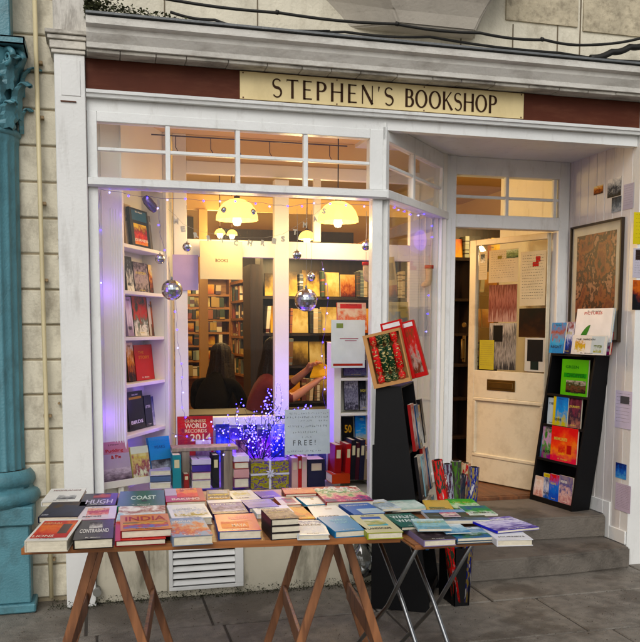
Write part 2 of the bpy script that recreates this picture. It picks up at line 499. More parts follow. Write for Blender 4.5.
b = MB(); rg = random.Random(77)
for i in range(1800):
    x = rg.uniform(-1, 4); y = -rg.random() ** 1.6 * 2.6 - .02; s = rg.uniform(.0015, .005) * (1.6 if rg.random() < .05 else 1)
    if x > 1.7 and y > -.2: continue
    a = rg.uniform(0, 3); b.obox((x, y, -.001), (s * cos(a), s * sin(a), 0), (-s * sin(a) * .7, s * cos(a) * .7, 0), (0, 0, s * .5 + .001))
tag(b.build('grit', paint('grit', '#5a5044', .9, .5, 60, .2)), kind='stuff')
# steps of the doorway
b = MB()
pts = [(1.62, -.17), (3.05, -.2), (3.455, -.13), (3.455, .12), (1.9, .18), (1.62, .0)]
def slab(b, pts, z0, z1, m=0):
    b.poly([(p[0], p[1], z1) for p in pts], m); b.poly([(p[0], p[1], z0) for p in pts][::-1], m)
    for i in range(len(pts)):
        p, q = pts[i], pts[(i + 1) % len(pts)]
        b.quad((p[0], p[1], z0), (q[0], q[1], z0), (q[0], q[1], z1), (p[0], p[1], z1), m)
slab(b, [(1.72, -.13), (2.3, -.165), (2.95, -.16), (3.452, -.10), (3.452, .9), (2.5, .9), (1.85, .15)], .0, .14)
tag(b.build('lower_step', STEP, bevel=.012, seg=2), kind='structure')
b = MB()
slab(b, [(1.95, .22), (2.3, .22), (2.7, .215), (3.1, .2), (3.452, .19), (3.452, .86), (2.5, .86)], .14, .3)
tag(b.build('upper_step', STEP, bevel=.012, seg=2), kind='structure')

# ---- facade pieces, each one a thing
def thing1(b, name, mat, label, cat, group=None, bevel=0, **k):
    return tag(b.build(name, mat, bevel=bevel, **k), label, cat, group)

# wall of cream blocks to the left of the white pilaster
e = empty('block_wall', 'narrow strip of weathered cream block wall between blue column and white pilaster', 'wall', loc=(-.3, .12, 0))
b = MB(); b.box(-.9, .14, .01, .3, -.05, 4.2); b.build('mortar', paint('mortar_dark', '#968a70', .9, .2, 9, .5), e)
b = MB(); z = .02; rg = random.Random(3)
for i in range(21):
    h = .196
    xo = -.9
    off = (.0 if i % 2 else -.26)
    for xx in (-.9,):
        x0, x1 = -.9, .14
        if x1 - x0 > .05: b.box(x0 + .003, x1 - .003, rg.uniform(-.004, .002), .02, z + .004, z + h - .003)
    z += h + .004
b.build('blocks', CREAMB, e, bevel=.006)

# blue column with its pedestal and leafy capital
cx, cy = -.58, .12
e = empty('fluted_column', 'blue painted fluted column with leafy capital at the left edge', 'column', loc=(0, 0, 0))
b = MB()
NF = 20
def flute(a, z): return 1 - .06 * max(0, abs(cos(a * NF / 2)) - .25) ** .7 * (1 if z < 2.62 else 0)
b.lathe([(.170, .80), (.167, .83), (.170, 1.4), (.176, 2.0), (.182, 2.60), (.183, 2.62), (.183, 2.66)], (cx, cy, 0), 160, rf=flute)
b.build('shaft', BLUE, e)
b = MB()
b.lathe([(.19, .80), (.20, .79), (.215, .77), (.22, .745), (.215, .72), (.20, .705), (.205, .69), (.235, .68), (.245, .65), (.24, .62), (.22, .60)], (cx, cy, 0), 64)
b.box(-.82, -.365, -.08, .3, .5, .605); b.box(-.82, -.39, -.055, .3, .05, .5); b.box(-.82, -.365, -.08, .3, 0, .05)
b.build('pedestal', BLUE, e, bevel=.008)
b = MB()
b.lathe([(.172, 2.64), (.19, 2.65), (.195, 2.665), (.188, 2.68), (.172, 2.69), (.17, 2.8), (.18, 2.9), (.205, 3.0), (.235, 3.08)], (cx, cy, 0), 48)
def leaf(b, a, z0, h, w, r0, curl):
    ca, sa = cos(a), sin(a); n = 9
    prev = None
    for i in range(n):
        t = i / (n - 1)
        r = r0 + .012 + curl * max(0, t - .45) ** 1.6 * 2.6
        z = z0 + h * (t if t < .8 else .8 + (t - .8) * .3 - (t - .8) ** 2 * 3)
        ww = w * (.75 + .5 * sin(t * pi * .9)) * (1 - .55 * max(0, t - .55) / .45) * (1 + .16 * (1 if i % 2 else -1))
        rowp = []
        for j in (-1, -.5, 0, .5, 1):
            rr = r + .018 * (1 - j * j) + (.006 if abs(j) == .5 else 0)
            rowp.append((cx + rr * ca - sa * ww * j, cy + rr * sa + ca * ww * j, z - .012 * abs(j)))
        if prev:
            for k in range(4): b.quad(prev[k], prev[k + 1], rowp[k + 1], rowp[k])
            for k in (0, 3):
                pass
        prev = rowp
for k in range(8): leaf(b, -pi / 2 + k * pi / 4, 2.68, .17, .055, .178, .05)
for k in range(8): leaf(b, -pi / 2 + pi / 8 + k * pi / 4, 2.74, .24, .05, .18, .07)
for k in range(8): leaf(b, -pi / 2 + k * pi / 4, 2.88, .2, .045, .19, .09)
for k in range(4):
    a = -pi / 4 + k * pi / 2
    for s in (-1, 1):
        pt = []
        for i in range(22):
            th = i * .55; rr = .052 * (1 - i / 24)
            pt.append((cx + (.24 + rr * cos(th)) * cos(a + s * .12), cy + (.24 + rr * cos(th)) * sin(a + s * .12), 3.03 + rr * sin(th)))
        b.tube(pt, [.017 * (1 - i / 30) for i in range(22)], 6)
b.box(cx - .24, cx + .24, cy - .24, cy + .24, 3.09, 3.13)
cap_ = b.build('capital', BLUE, e); sm_ = cap_.modifiers.new('thick', 'SOLIDIFY'); sm_.thickness = .007
b = MB(); b.box(cx - .2, cx + .165, cy - .17, cy + .2, 3.13, 4.2); b.build('upper_block', BLUE, e, bevel=.006)

# slim cream conduit up the block wall
b = MB()
p0, p1 = at(51.5, 598, .07), at(34, -20, .07)
b.tube([p0, p0.lerp(p1, .3), p0.lerp(p1, .6), p1], .0125, 10)
e = thing1(b, 'conduit_pipe', paint('cream_pipe', '#cdbf96', .5, .1, 8, .1, dirt='#8a7a5c', dirt_amt=.5), 'slim cream pipe running up the block wall', 'pipe')
for yy in (62, 117, 203, 280, 416, 560):
    q = at(36 + (yy + 20) * .0265, yy, .075); b = MB(); b.box(q.x - .022, q.x + .022, q.y, .12, q.z - .008, q.z + .008)
    b.build('clip', paint('rust_clip', '#8a7350', .7), e)
b = MB()
for yy, nm_ in ((121, 'topmost'), (155, 'second from top'), (240, 'middle'), (257, 'second from bottom'), (403, 'lowest')):
    q = at(59, yy, .1); b = MB(); b.tube([(q.x, .12, q.z), (q.x - .0, .075, q.z)], .007, 6)
    thing1(b, 'wall_peg', paint('rust_clip', '#8a7350', .7), 'short rusty peg in a joint of the block wall, %s one' % nm_, 'peg', 'pegs in the block wall')

# white pilaster, left
e = empty('left_pilaster', 'tall white painted pilaster left of the shop window', 'pilaster')
e.name = 'pilaster'
XL0, XL1 = -.197, -.035
b = MB(); b.box(XL0, XL1, -.05, .12, 0, 3.08); b.build('shaft', WHITE, e, bevel=.004)
b = MB(); b.box(XL0 + .035, XL1 - .025, -.054, -.049, 2.86, 3.05); b.build('panel', WHITE, e, bevel=.002)
b = MB()
for (z0, z1, o) in ((3.08, 3.10, .012), (3.103, 3.145, .02), (3.148, 3.17, .03), (3.173, 3.195, .042)):
    b.box(XL0 - o, XL1 + o * .3, -.05 - o, .12, z0, z1)
b.build('capital', STONE, e, bevel=.003)
b = MB(); b.box(XL0 - .0, XL1 + .02, -.055, .12, 3.198, 4.2); b.build('upper_block', paint('upper_block_paint', '#cfcabf', .6, .12, 5, .3, dirt='#564c40', dirt_amt=.8, dscale=(14, 14, 3), lo=.47, hi=.66), e, bevel=.006)
b = MB(); b.box(XL0 + .03, XL1 - .05, -.058, -.049, 2.826, 2.832); b.build('bracket_strap', paint('rust', '#5b3420', .8), e)

# right pilaster
b = MB(); b.box(3.463, 3.95, -.04, .3, 0, 3.02)
thing1(b, 'pilaster', WHITE, 'white painted pilaster at the right edge, papered with notices', 'pilaster', bevel=.004)

# upper wall and corbel
e = empty('upper_wall', 'cream rendered wall above the shop cornice', 'wall')
b = MB(); b.box(XL1, 6, .02, .3, 3.06, 5.2); b.build('render', CREAM, e)
rough = paint('roughcast', '#bdb196', .9, .25, 9, .9, dirt='#574b3a', dirt_amt=.6, dscale=(20, 20, 20), fine=30)
b = MB(); b.box(2.5, 3.0, .008, .02, 3.52, 3.9); b.box(3.04, 3.6, .008, .02, 3.5, 3.9); b.build('roughcast_panel', rough, e)
b = MB()
for (x, z0, z1) in ((2.86, 3.3, 3.52), (3.02, 3.3, 3.9), (2.55, 3.3, 3.5), (2.2, 3.3, 3.4), (.93, 3.3, 3.6), (.4, 3.3, 3.6)): b.box(x, x + .006, .014, .021, z0, z1)
b.build('joint', paint('joint', '#6d614d', .9), e)
b = MB()
def cpt(px, py, Y): return at(px, py, Y)
bl, br = at(399, 24, -.12), at(475, 29, -.12); tl_, tr_ = at(378, -6, -.30), at(508, -6, -.30)
def seg(t, f): return f[0].lerp(f[1], t)
N_ = 6
for i in range(N_):
    rows_ = []
    for t in (i / N_, (i + 1) / N_):
        k = t ** 1.5
        L_ = bl.lerp(tl_, k); R_ = br.lerp(tr_, k); z = bl.z + (tl_.z + .35 - bl.z) * t; y = -.12 - .3 * k
        rows_.append((Vector((L_.x - .16 * t, y, z)), Vector((R_.x + .12 * t, y, z)), Vector((L_.x - .25 - .35 * t, .02, z)), Vector((R_.x + .06 + .1 * t, .02, z))))
    p, q = rows_
    b.quad(p[0], p[1], q[1], q[0]); b.quad(p[2], p[0], q[0], q[2]); b.quad(p[1], p[3], q[3], q[1])
    if i == 0: b.quad(p[2], p[3], p[1], p[0])
thing1(b, 'stone_corbel', paint('grey_corbel', '#b8b0a2', .8, .08, 3, .25, dirt='#7a7064', dirt_amt=.4, dscale=(4, 4, 3)), 'grey stone corbel under a bay above the sign', 'corbel', bevel=.01, seg=2)

# cornice
prof = [(0, 3.08), (.05, 3.08), (.055, 3.083), (.12, 3.085), (.125, 3.095), (.14, 3.10), (.145, 3.125), (.155, 3.13), (.175, 3.165), (.18, 3.19), (.215, 3.2), (.22, 3.235), (.205, 3.243), (-.02, 3.27)]
e = empty('cornice', 'weathered white cornice running over the shop sign', 'cornice')
b = MB(); b.extrude(prof[::-1][0:6] + [(.14, 3.19), (.05, 3.15)][0:0] + [(.145, 3.125), (.14, 3.10), (0, 3.10)], (XL1 + .01, 0), (4.2, 0))
b.build('moulding', paint('cornice_white', '#dcd9d0', .6, .1, 4, .3, dirt='#7e7466', dirt_amt=.45, dscale=(4, 8, 10), lo=.48, hi=.68), e)
b = MB()
x = XL1 + .01; rg = random.Random(4)
while x < 4.1:
    w = rg.uniform(.16, .24); b.box(x, x + w - .003, -.12, 0, 3.079 + rg.uniform(0, .003), 3.0985); x += w
b.build('soffit_stone', STONE, e, bevel=.003)
b = MB(); b.box(XL1 + .01, 4.2, -.235, -.02, 3.2445, 3.256); b.build('lead_cap', paint('lead', '#6c6f70', .5, .2, 6, .3, metal=.3), e)
# moss and weeds on the ledge
b = MB(); rg = random.Random(9)
for i in range(2600):
    t = rg.random() ** 2.6; x = -.02 + t * .6; y = rg.uniform(-.2, .0); z = 3.256 + rg.random() * .11 * (1 - t)
    a = rg.uniform(0, 6.28); l = rg.uniform(.006, .022)
    d = Vector((cos(a), sin(a), rg.uniform(-.3, .8))) * l; q = d.cross(Vector((rg.uniform(-1, 1), rg.uniform(-1, 1), 1))).normalized() * l * .45
    p = Vector((x, y, z)); b.quad(p, p + d * .5 + q, p + d, p + d * .5 - q)
tag(b.build('moss', paint('moss', '#4d5030', .9, .5, 30, .3)), kind='stuff')
b = MB(); rg = random.Random(19)
for i in range(2600):
    x = rg.uniform(-.3, 1.7); y = -rg.random() ** 2 * .07 + (.0 if x > -.03 else -.0); z = .001 + rg.random() ** 3 * .05
    if -.19 < x < -.03: y -= .052
    a = rg.uniform(0, 6.28); l = rg.uniform(.003, .011)
    d = Vector((cos(a), sin(a), rg.uniform(-.2, .9))) * l; q = d.cross(Vector((rg.uniform(-1, 1), rg.uniform(-1, 1), 1))).normalized() * l * .5
    p = Vector((x, y, z)); b.quad(p, p + d * .5 + q, p + d, p + d * .5 - q)
tag(b.build('moss', paint('moss_dark', '#2e3018', .95, .5, 30, .3)), kind='stuff')
# cables
def cable(pts, r, label, Y):
    P = [at(x, y, Y) for x, y in pts]; b = MB()
    Q = []
    for i in range(len(P) - 1):
        for k in range(6):
            t = k / 6; p = P[i].lerp(P[i + 1], t); p.z -= .012 * sin(pi * t); Q.append(p)
    Q.append(P[-1]); b.tube(Q, r, 7)
    return thing1(b, 'cable', CABLE, label, 'cable', 'cables over the cornice')
cable([(150, -4), (280, 13), (395, 24), (480, 33), (545, 40), (592, 45), (650, 36)], .0085, 'upper black cable clipped along the wall, dipping near the right', -.15)
cable([(170, 12), (215, 20), (250, 27), (345, 32), (430, 37), (560, 53), (650, 62)], .008, 'lower black cable lying along the top of the cornice', -.1)
cable([(590, 58), (612, 52), (630, 47), (650, 43)], .02, 'thick bundled black cable at the right end of the cornice', -.12)
cable([(88, 6), (110, 16), (150, 20), (215, 24), (330, 31)], .006, 'thin black wire trailing from the mossy end of the cornice', -.13)
for (x, y, nm_) in ((277, 12.5, 'left'), (397, 24, 'middle'), (542, 39.5, 'right')):
    q = at(x, y, -.15); b = MB(); b.tube([(q.x - .009, q.y, q.z + .002), (q.x + .009, q.y, q.z - .001)], .0125, 10)
    thing1(b, 'cable_clip', CABLE, 'small black clip on the upper cable over the sign, %s one' % nm_, 'clip', 'clips on the upper cable')

# fascia board and sign
b = MB(); b.box(XL1 + .003, 3.461, -.012, .03, 2.912, 3.078)
thing1(b, 'fascia_board', BROWN, 'long brown-red fascia board behind the shop sign', 'board')
e = empty('shop_sign', "cream shop sign with dark letters reading STEPHEN'S BOOKSHOP", 'sign')
SGN = paint('sign_cream', '#dcc893', .5, .06, 3, .06, dirt='#a08a58', dirt_amt=.3, dscale=(6, 6, 3))
b = MB(); b.box(.822, 2.618, -.024, -.013, 2.918, 3.072); b.build('board', SGN, e, bevel=.001)
LET = ink('#4a3426', .6)
def strokes(L):
    """lettering as tapering strokes in a cell one unit high: list of polylines with widths"""
    T, t = .15, .07
    arc = lambda cx, cy, rx, ry, a0, a1, wf, n=16: [((cx + rx * cos(radians(a0 + (a1 - a0) * i / n)), cy + ry * sin(radians(a0 + (a1 - a0) * i / n))), wf(a0 + (a1 - a0) * i / n)) for i in range(n + 1)]
    side = lambda a: t + (T - t) * abs(cos(radians(a))) ** 1.3
    if L == 'S': return .62, [arc(.31, .745, .235, .225, 35, 270, lambda a: t + (T - t) * max(0, (a - 120) / 150)) + arc(.31, .27, .25, .25, 90, -145, lambda a: t + (T - t) * max(0, (a + 60) / 150))]
    if L == 'T': return .72, [[((.02, .965), t), ((.70, .965), t)], [((.36, 0), T), ((.36, .95), T)], [((.02, .99), .03), ((.02, .88), .02)], [((.70, .99), .03), ((.70, .88), .02)]]
    if L == 'E': return .58, [[((.1, 0), T), ((.1, 1), T)], [((.1, .965), t), ((.54, .965), t)], [((.1, .52), t), ((.48, .52), t)], [((.1, .035), t), ((.56, .035), t)]]
    if L == 'P': return .62, [[((.1, 0), T), ((.1, 1), T)], [((.1, .965), t)] + arc(.30, .73, .25, .235, 90, -90, side) + [((.1, .495), t)]]
    if L == 'H': return .80, [[((.1, 0), T), ((.1, 1), T)], [((.70, 0), T), ((.70, 1), T)], [((.1, .52), t), ((.70, .52), t)]]
    if L == 'N': return .82, [[((.1, 0), t), ((.1, 1), t)], [((.1, 1), T), ((.72, 0), T)], [((.72, 0), t), ((.72, 1), t)]]
    if L == "'": return .13, [[((.06, .98), .11), ((.03, .72), .03)]]
    if L == 'B': return .64, [[((.1, 0), T), ((.1, 1), T)], [((.1, .965), t)] + arc(.30, .755, .21, .21, 90, -90, side) + [((.1, .545), t)], [((.1, .545), t)] + arc(.32, .29, .25, .255, 90, -90, side) + [((.1, .035), t)]]
    if L == 'O': return .90, [arc(.43, .5, .37, .465, 0, 360, side, 36)]
    if L == 'K': return .72, [[((.1, 0), T), ((.1, 1), T)], [((.62, 1), t), ((.16, .46), t)], [((.26, .58), .08), ((.70, 0), T)]]
    return .35, []
def letter(b, L, x, z, h, wmul, y):
    w, st = strokes(L)
    for pl in st:
        for i in range(len(pl) - 1):
            (p, wp), (q, wq) = pl[i], pl[i + 1]
            P = Vector((p[0] * wmul, p[1])); Q = Vector((q[0] * wmul, q[1])); d = (Q - P)
            if d.length < 1e-6: continue
            d.normalize(); n = Vector((-d.y, d.x))
            if i > 0:
                d0 = Vector((pl[i][0][0] - pl[i - 1][0][0], pl[i][0][1] - pl[i - 1][0][1])).normalized()
            a = P + n * wp / 2; c = P - n * wp / 2; e_ = Q + n * wq / 2; g = Q - n * wq / 2
            ext = d * .012
            pts = [c - ext, g + ext, e_ + ext, a - ext]
            b.poly([(x + v.x * h, y - .00004 * i, z + v.y * h) for v in pts])
    return w * wmul * h
for sx, word in ((1.008, "STEPHEN'S"), (1.828, 'BOOKSHOP')):
    ex = {"STEPHEN'S": 1.755, 'BOOKSHOP': 2.432}[word]
    h = .106; wm = .93 if word[0] == 'S' else .82
    tot = sum(strokes(c)[0] * wm * h for c in word); gap = (ex - sx - tot) / (len(word) - 1)
    x = sx
    for i, c in enumerate(word):
        b = MB(); w = letter(b, c, x, 2.939, h, wm, -.0262)
        b.build('letter', LET, e)
        x += w + gap
for px in (.84, 1.4, 1.95, 2.6):
    for pz in (2.925, 3.063):
        b = MB(); b.tube([(px, -.024, pz), (px, -.027, pz)], .0045, 8); b.build('screw', paint('rust', '#5b3420', .8), e)

# head moulding and frieze under the fascia (runs over the recess too)
b = MB()
b.extrude([(0, 2.868), (.035, 2.868), (.04, 2.885), (.05, 2.888), (.052, 2.905), (.0, 2.912)], (XL1 + .002, 0), (3.461, 0))
b.box(XL1 + .002, 1.70, .001, .07, 2.80, 2.868); b.box(1.70, 3.461, .001, .06, 2.80, 2.867)
thing1(b, 'head_moulding', WHITEC, 'white moulding directly below the shop sign', 'moulding')

# ---- main shop window
e = empty('shop_window', 'large white framed shop window glowing from inside', 'window')
def part(b, name, mat, par, bevel=.0, **k): return b.build(name, mat, par, bevel=bevel, **k)
b = MB(); b.box(XL1 + .003, .022, -.004, .075, .50, 2.80); part(b, 'stile', WHITEC, e, .003)
b = MB(); b.box(1.616, 1.70, -.004, .07, 2.443, 2.80); part(b, 'stile', WHITEC, e, .003)
b = MB(); b.box(1.636, 1.70, -.004, .07, .50, 2.402); part(b, 'corner_post', WHITEC, e, .004)
b = MB(); b.box(.022, 1.616, -.002, .06, 2.745, 2.80); part(b, 'top_rail', WHITEC, e, .003)
b = MB(); b.extrude([(-.07, 2.385), (.03, 2.385), (.045, 2.395), (.045, 2.43), (.0, 2.443), (-.07, 2.443)], (XL1 + .003, 0), (1.712, 0)); part(b, 'transom', WHITEC, e)
for x in (.411, .813, 1.219):
    b = MB(); b.box(x - .013, x + .013, .003, .045, 2.443, 2.745); part(b, 'glazing_bar', WHITEC, e, .002)
b = MB(); b.box(.022, 1.616, .006, .04, 2.590, 2.608); part(b, 'glazing_bar', WHITEC, e, .002)
b = MB(); b.box(.022, 1.636, .0, .06, .50, .565); part(b, 'bottom_rail', WHITEC, e, .003)
b = MB(); b.box(.022, 1.616, .022, .026, 2.443, 2.745); part(b, 'pane', GLASS, e)
b = MB(); b.box(.022, 1.636, .022, .026, .565, 2.385); part(b, 'pane', GLASS, e)
# splayed side window
A = Vector((1.70, .0)); Bp = Vector((2.43, .80)); D = (Bp - A).normalized(); LN = (Bp - A).length; N2 = Vector((D.y, -D.x))
e = empty('side_window', 'splayed white framed side window leading into the doorway', 'window')
def sw(s0, s1, z0, z1, o0=-.03, o1=.02):
    b = MB(); p = A + D * s0 + N2 * o0
    b.obox((p.x, p.y, z0), (D.x * (s1 - s0), D.y * (s1 - s0), 0), (N2.x * (o1 - o0), N2.y * (o1 - o0), 0), (0, 0, z1 - z0)); return b
part(sw(.03, .065, .50, 2.4), 'stile', WHITEC, e, .003)
part(sw(LN - .07, LN, .50, 2.82), 'stile', WHITEC, e, .003)
part(sw(.0, .05, 2.443, 2.82), 'stile', WHITEC, e, .003)
part(sw(.0, LN - .0, 2.74, 2.845, -.035, .018), 'top_rail', WHITEC, e, .003)
part(sw(-.02, LN, 2.388, 2.441, -.05, .045), 'transom', WHITEC, e, .004)
part(sw(.0, LN, .50, .565, -.04, .03), 'bottom_rail', WHITEC, e, .003)
sm = .49
part(sw(sm - .018, sm + .018, 2.443, 2.74, -.02, .012), 'glazing_bar', WHITEC, e, .002)
part(sw(.05, LN - .07, 2.59, 2.608, -.02, .01), 'glazing_bar', WHITEC, e, .002)
part(sw(.05, LN - .07, 2.443, 2.74, -.008, -.004), 'pane', GLASS, e)
part(sw(.065, LN - .07, .565, 2.388, -.008, -.004), 'pane', GLASS, e)

# stall riser under the windows
e = empty('stall_riser', 'grimy cream stall riser below the shop window', 'wall')
b = MB(); b.box(XL1 + .003, 1.70, .012, .16, 0, .498); part(b, 'panel', RISER, e)
b = MB(); b.box(XL1 + .003, .27, .0, .0115, .0, .46); part(b, 'panel', RISER, e, .004)
b = MB(); b.box(.3, .375, -.002, .0115, .04, .46); part(b, 'panel_strip', RISER, e, .004)
b = MB(); b.box(XL1 + .003, 1.71, -.02, .0115, .462, .497); part(b, 'sill', WHITEC, e, .004)
p = A; q = Bp
b = MB(); b.obox((1.705, .0, 0), (D.x * (LN - .0), D.y * (LN), 0), (-N2.x * .06, -N2.y * .06, 0), (0, 0, .498)); part(b, 'return_panel', RISER, e)
b = MB(); b.box(.04, .26, -.004, .001, .1, .5); 
# slatted vent
e = empty('vent_grille', 'white slatted metal vent grille low under the shop window', 'vent')
x0, x1, z0, z1 = .385, .83, .045, .345
b = MB(); b.box(x0, x1, -.018, .011, z0, z0 + .022); b.box(x0, x1, -.018, .011, z1 - .022, z1)
b.box(x0, x0 + .022, -.018, .011, z0 + .0225, z1 - .0225); b.box(x1 - .05, x1, -.018, .011, z0 + .0225, z1 - .0225)
part(b, 'frame', WHITE, e, .002)
for i in range(6):
    z = z0 + .03 + i * .042
    b = MB(); b.obox((x0 + .023, -.016, z), (x1 - x0 - .074, 0, 0), (0, .022, .026), (0, -.002, .003)); part(b, 'slat', WHITE, e)
b = MB(); b.box(x0 + .022, x1 - .05, .0085, .0105, z0 + .02, z1 - .02); part(b, 'backing', ink('#1c1a17', .9), e)
# little pipe stub at the base
b = MB(); b.tube([(-.03, -.01, .09), (-.03, -.07, .085)], [.022, .024], 14)
thing1(b, 'pipe_stub', paint('grey_pipe', '#77766f', .5), 'short waste pipe stub at the foot of the white pilaster', 'pipe')

# ---- doorway recess
b = MB(); b.box(1.75, 3.461, .062, .84, 2.846, 2.87)
rec = thing1(b, 'recess_ceiling', WHITEC, 'white boarded ceiling over the shop doorway', 'ceiling')
for i in range(0):
    b = MB(); b.box(1.8, 3.46, .14 + i * .12, .143 + i * .12, 2.8425, 2.8465); b.build('board_joint', paint('joint_grey', '#8a837a', .8), rec)
e = empty('recess_wall', 'white tongue-and-groove boarded wall on the right of the doorway', 'wall')
b = MB(); y = .045
XR = 3.461
i = 0
while y < .80:
    b.box(XR, XR + .03, y + .002, min(y + .103, .83), .0, 2.85); y += .105
b.build('boards', paint('recess_white', '#d5d0cb', .5, .06, 3, .12, dirt='#8a7f74', dirt_amt=.35), e, bevel=.003)
b = MB(); b.box(XR + .02, XR + .1, -.035, 2, 0, 3.0); b.build('backing', WHITE, e)
SK = WHITEC
b = MB()
b.box(XR - .014, XR - .001, .235, .84, .302, .40); b.box(XR - .014, XR - .001, .155, .233, .142, .40); b.box(XR - .014, XR - .001, -.035, .153, .142, .235)
b.build('skirting', SK, e, bevel=.003)
# door frame and fanlight
YD = .82
e = empty('door_frame', 'white door frame with a small paned fanlight', 'door frame')
zt = lambda py: at(510, py, YD).z
XJ0, XJ1 = 2.43, 2.53
b = MB(); b.box(XJ0, XJ1, YD - .03, YD + .1, .3, 2.846); part(b, 'jamb', WHITEC, e, .004)
b = MB(); b.box(XJ0 + .02, XJ0 + .06, YD - .04, YD - .03, .32, 2.4); part(b, 'bead', WHITEC, e, .003)
b = MB(); b.box(3.375, 3.459, YD - .005, YD + .1, .3, 2.846); part(b, 'jamb', WHITEC, e, .004)
b = MB(); b.box(XJ1, 3.375, YD - .01, YD + .09, zt(229), zt(216)); part(b, 'transom', WHITEC, e, .004)
b = MB(); b.box(XJ1, 3.375, YD - .01, YD + .09, zt(177), 2.846); part(b, 'head', WHITEC, e, .004)
for px in (508, 556):
    X = at(px, 200, YD).x; b = MB(); b.box(X - .012, X + .012, YD + .01, YD + .05, zt(216), zt(177)); part(b, 'glazing_bar', WHITEC, e, .002)
b = MB(); b.box(XJ1, 3.375, YD + .015, YD + .045, zt(198) - .01, zt(198) + .01); part(b, 'glazing_bar', WHITEC, e, .002)
b = MB(); b.box(XJ1, 3.375, YD + .03, YD + .034, zt(216), zt(177)); part(b, 'pane', GLASS, e)

# ---- the door, swung inwards
DH = Vector((3.345, .89, .335)); da = radians(22.4)
DX = Vector((-sin(da), cos(da), 0)); DN = Vector((-cos(da), -sin(da), 0))   # along the leaf, and towards us
door = empty('shop_door', 'cream half-glazed door standing open with notices taped inside its glass', 'door', loc=DH, xd=-DX, yd=(0, 0, 1))
# local frame: x from free edge(-w) to hinge(0) reversed; use x = -s
DW, DHh = .80, 2.0
def dl(px, py):
    p = hit(px, py, DH, DN) - DH
    return (-p.dot(DX), p.z)
DOORP = paint('door_cream', '#d6cbb0', .4, .07, 3, .1, dirt='#8a7654', dirt_amt=.4)
def dpan(name, x0, x1, z0, z1, t0=-.02, t1=.02, mat=DOORP, bv=.003):
    b = MB(); b.box(x0, x1, z0, z1, t0, t1); return part(b, name, mat, door, bv)
gx0, gz1 = dl(478, 246); gx1, _ = dl(549, 246); _, gz0 = dl(515, 372)
dpan('stile', -DW, gx0, 0, DHh); dpan('stile', gx1, 0, 0, DHh)
dpan('rail', gx0, gx1, gz1, DHh); dpan('rail', gx0, gx1, 0, dl(515, 462)[1]); 
_, mz = dl(515, 400); dpan('rail', gx0, gx1, mz, gz0)
_, pz0 = dl(515, 462)
dpan('lower_panel', gx0, gx1, pz0, mz, -.008, .008)
for (a, c, f, g) in ((gx0, gx1, mz - .03, mz), (gx0, gx1, pz0, pz0 + .03), (gx0, gx0 + .028, pz0 + .03, mz - .03), (gx1 - .028, gx1, pz0 + .03, mz - .03)): dpan('panel_moulding', a, c, f, g, -.006, .027, DOORP, .006)
dpan('pane', gx0, gx1, gz0, gz1, -.003, .003, GLASS, 0)
lx0, lz1 = dl(489, 379); lx1, lz0 = dl(517, 392)
BRASS = paint('old_brass', '#6b5428', .4, .2, 10, .05, metal=.8)
dpan('letter_plate', lx0, lx1, lz0, lz1, .021, .027, BRASS, .003); dpan('letter_flap', lx0 + .02, lx1 - .02, lz0 + .02, lz1 - .02, .0275, .032, BRASS, .003)
hx, hz = dl(466, 350)
b = MB(); b.tube([(hx, hz - .07, .03), (hx, hz - .07, .05), (hx, hz + .09, .05), (hx, hz + .09, .03)], .009, 8); hnd = part(b, 'handle', BRASS, door)
b = MB(); b.box(hx - .018, hx + .018, hz - .1, hz + .12, .021, .03); part(b, 'handle_plate', BRASS, door, .003)
for hz_ in (dl(466, 325)[1],): b = MB(); b.tube([(hx, hz_, .02), (hx, hz_, .034)], .02, 14); part(b, 'lock', BRASS, door)
# papers on the door glass (each one its own sheet)
def paper(name, label, o, xd, yd, w, h, mat, cat='notice', group=None, pics=(), texts=(), lines=0, lc='#555555', t=.0012):
    e = empty(name, label, cat, group, o, xd, yd)
    b = MB(); b.box(0, w, 0, h, 0, t); e0 = e; e = b.build('sheet', mat if not isinstance(mat, str) else ink(mat, .6), e0)
    k = t + .0004
    for (u0, v0, u1, v1, mt) in pics:
        q = MB(); q.quad((w * u0, h * v0, k), (w * u1, h * v0, k), (w * u1, h * v1, k), (w * u0, h * v1, k))
        q.build('picture', mt if not isinstance(mt, str) else ink(mt, .6), e); k += .0002
    for (s, u, v, fw, fh, c) in texts: text(s, e, (w * u, h * v, k + .0002), w * fw, h * fh, c)
    if lines:
        lines = int(lines * 1.8)
        b = MB(); rg = random.Random(int(w * 9999))
        for i in range(lines):
            y = h * (.92 - .84 * i / lines); x = w * .08
            while x < w * .88:
                l = rg.uniform(.02, .07) * w; b.quad((x, y, k), (min(x + l, w * .92), y, k), (min(x + l, w * .92), y + h * .008, k), (x, y + h * .008, k)); x += l + w * rg.uniform(.02, .05)
        b.build('writing', ink(lc), e)
    return e0
def dpaper(label, x0, y0, x1, y1, mat, k=0, **kw):
    a = dl(x0, y1); c = dl(x1, y0)
    n = DN
    o = DH + (-DX) * a[0] + Vector((0, 0, a[1])) + n * (.0045 + .0025 * k)
    return paper('notice', label, o, -DX, (0, 0, 1), c[0] - a[0], c[1] - a[1], mat, group='notices on the shop door', **kw)
dpaper('white sheet with a tiny dark picture at the top left of the door glass', 479, 251, 488, 280, '#d8cdb4', lines=6, pics=[(.2, .6, .7, .9, art(ARTS[5], 4, 2))])
dpaper('large cream notice with a green landscape photo on the door glass', 489, 248, 519, 283, '#d2c6ac', pics=[(.6, .72, 1, .98, art(['#2c4a28', '#86966a', '#c9d3b5'], 3, 3)), (.3, .72, .45, .82, '#9a8a4a')], lines=7)
dpaper('cream sheet with a printed red stocking on the door glass', 520, 250, 547, 306, '#d6cbb2', lines=9, pics=[(.6, .8, .78, .9, '#b03020'), (.48, .72, .72, .8, '#b03020')])
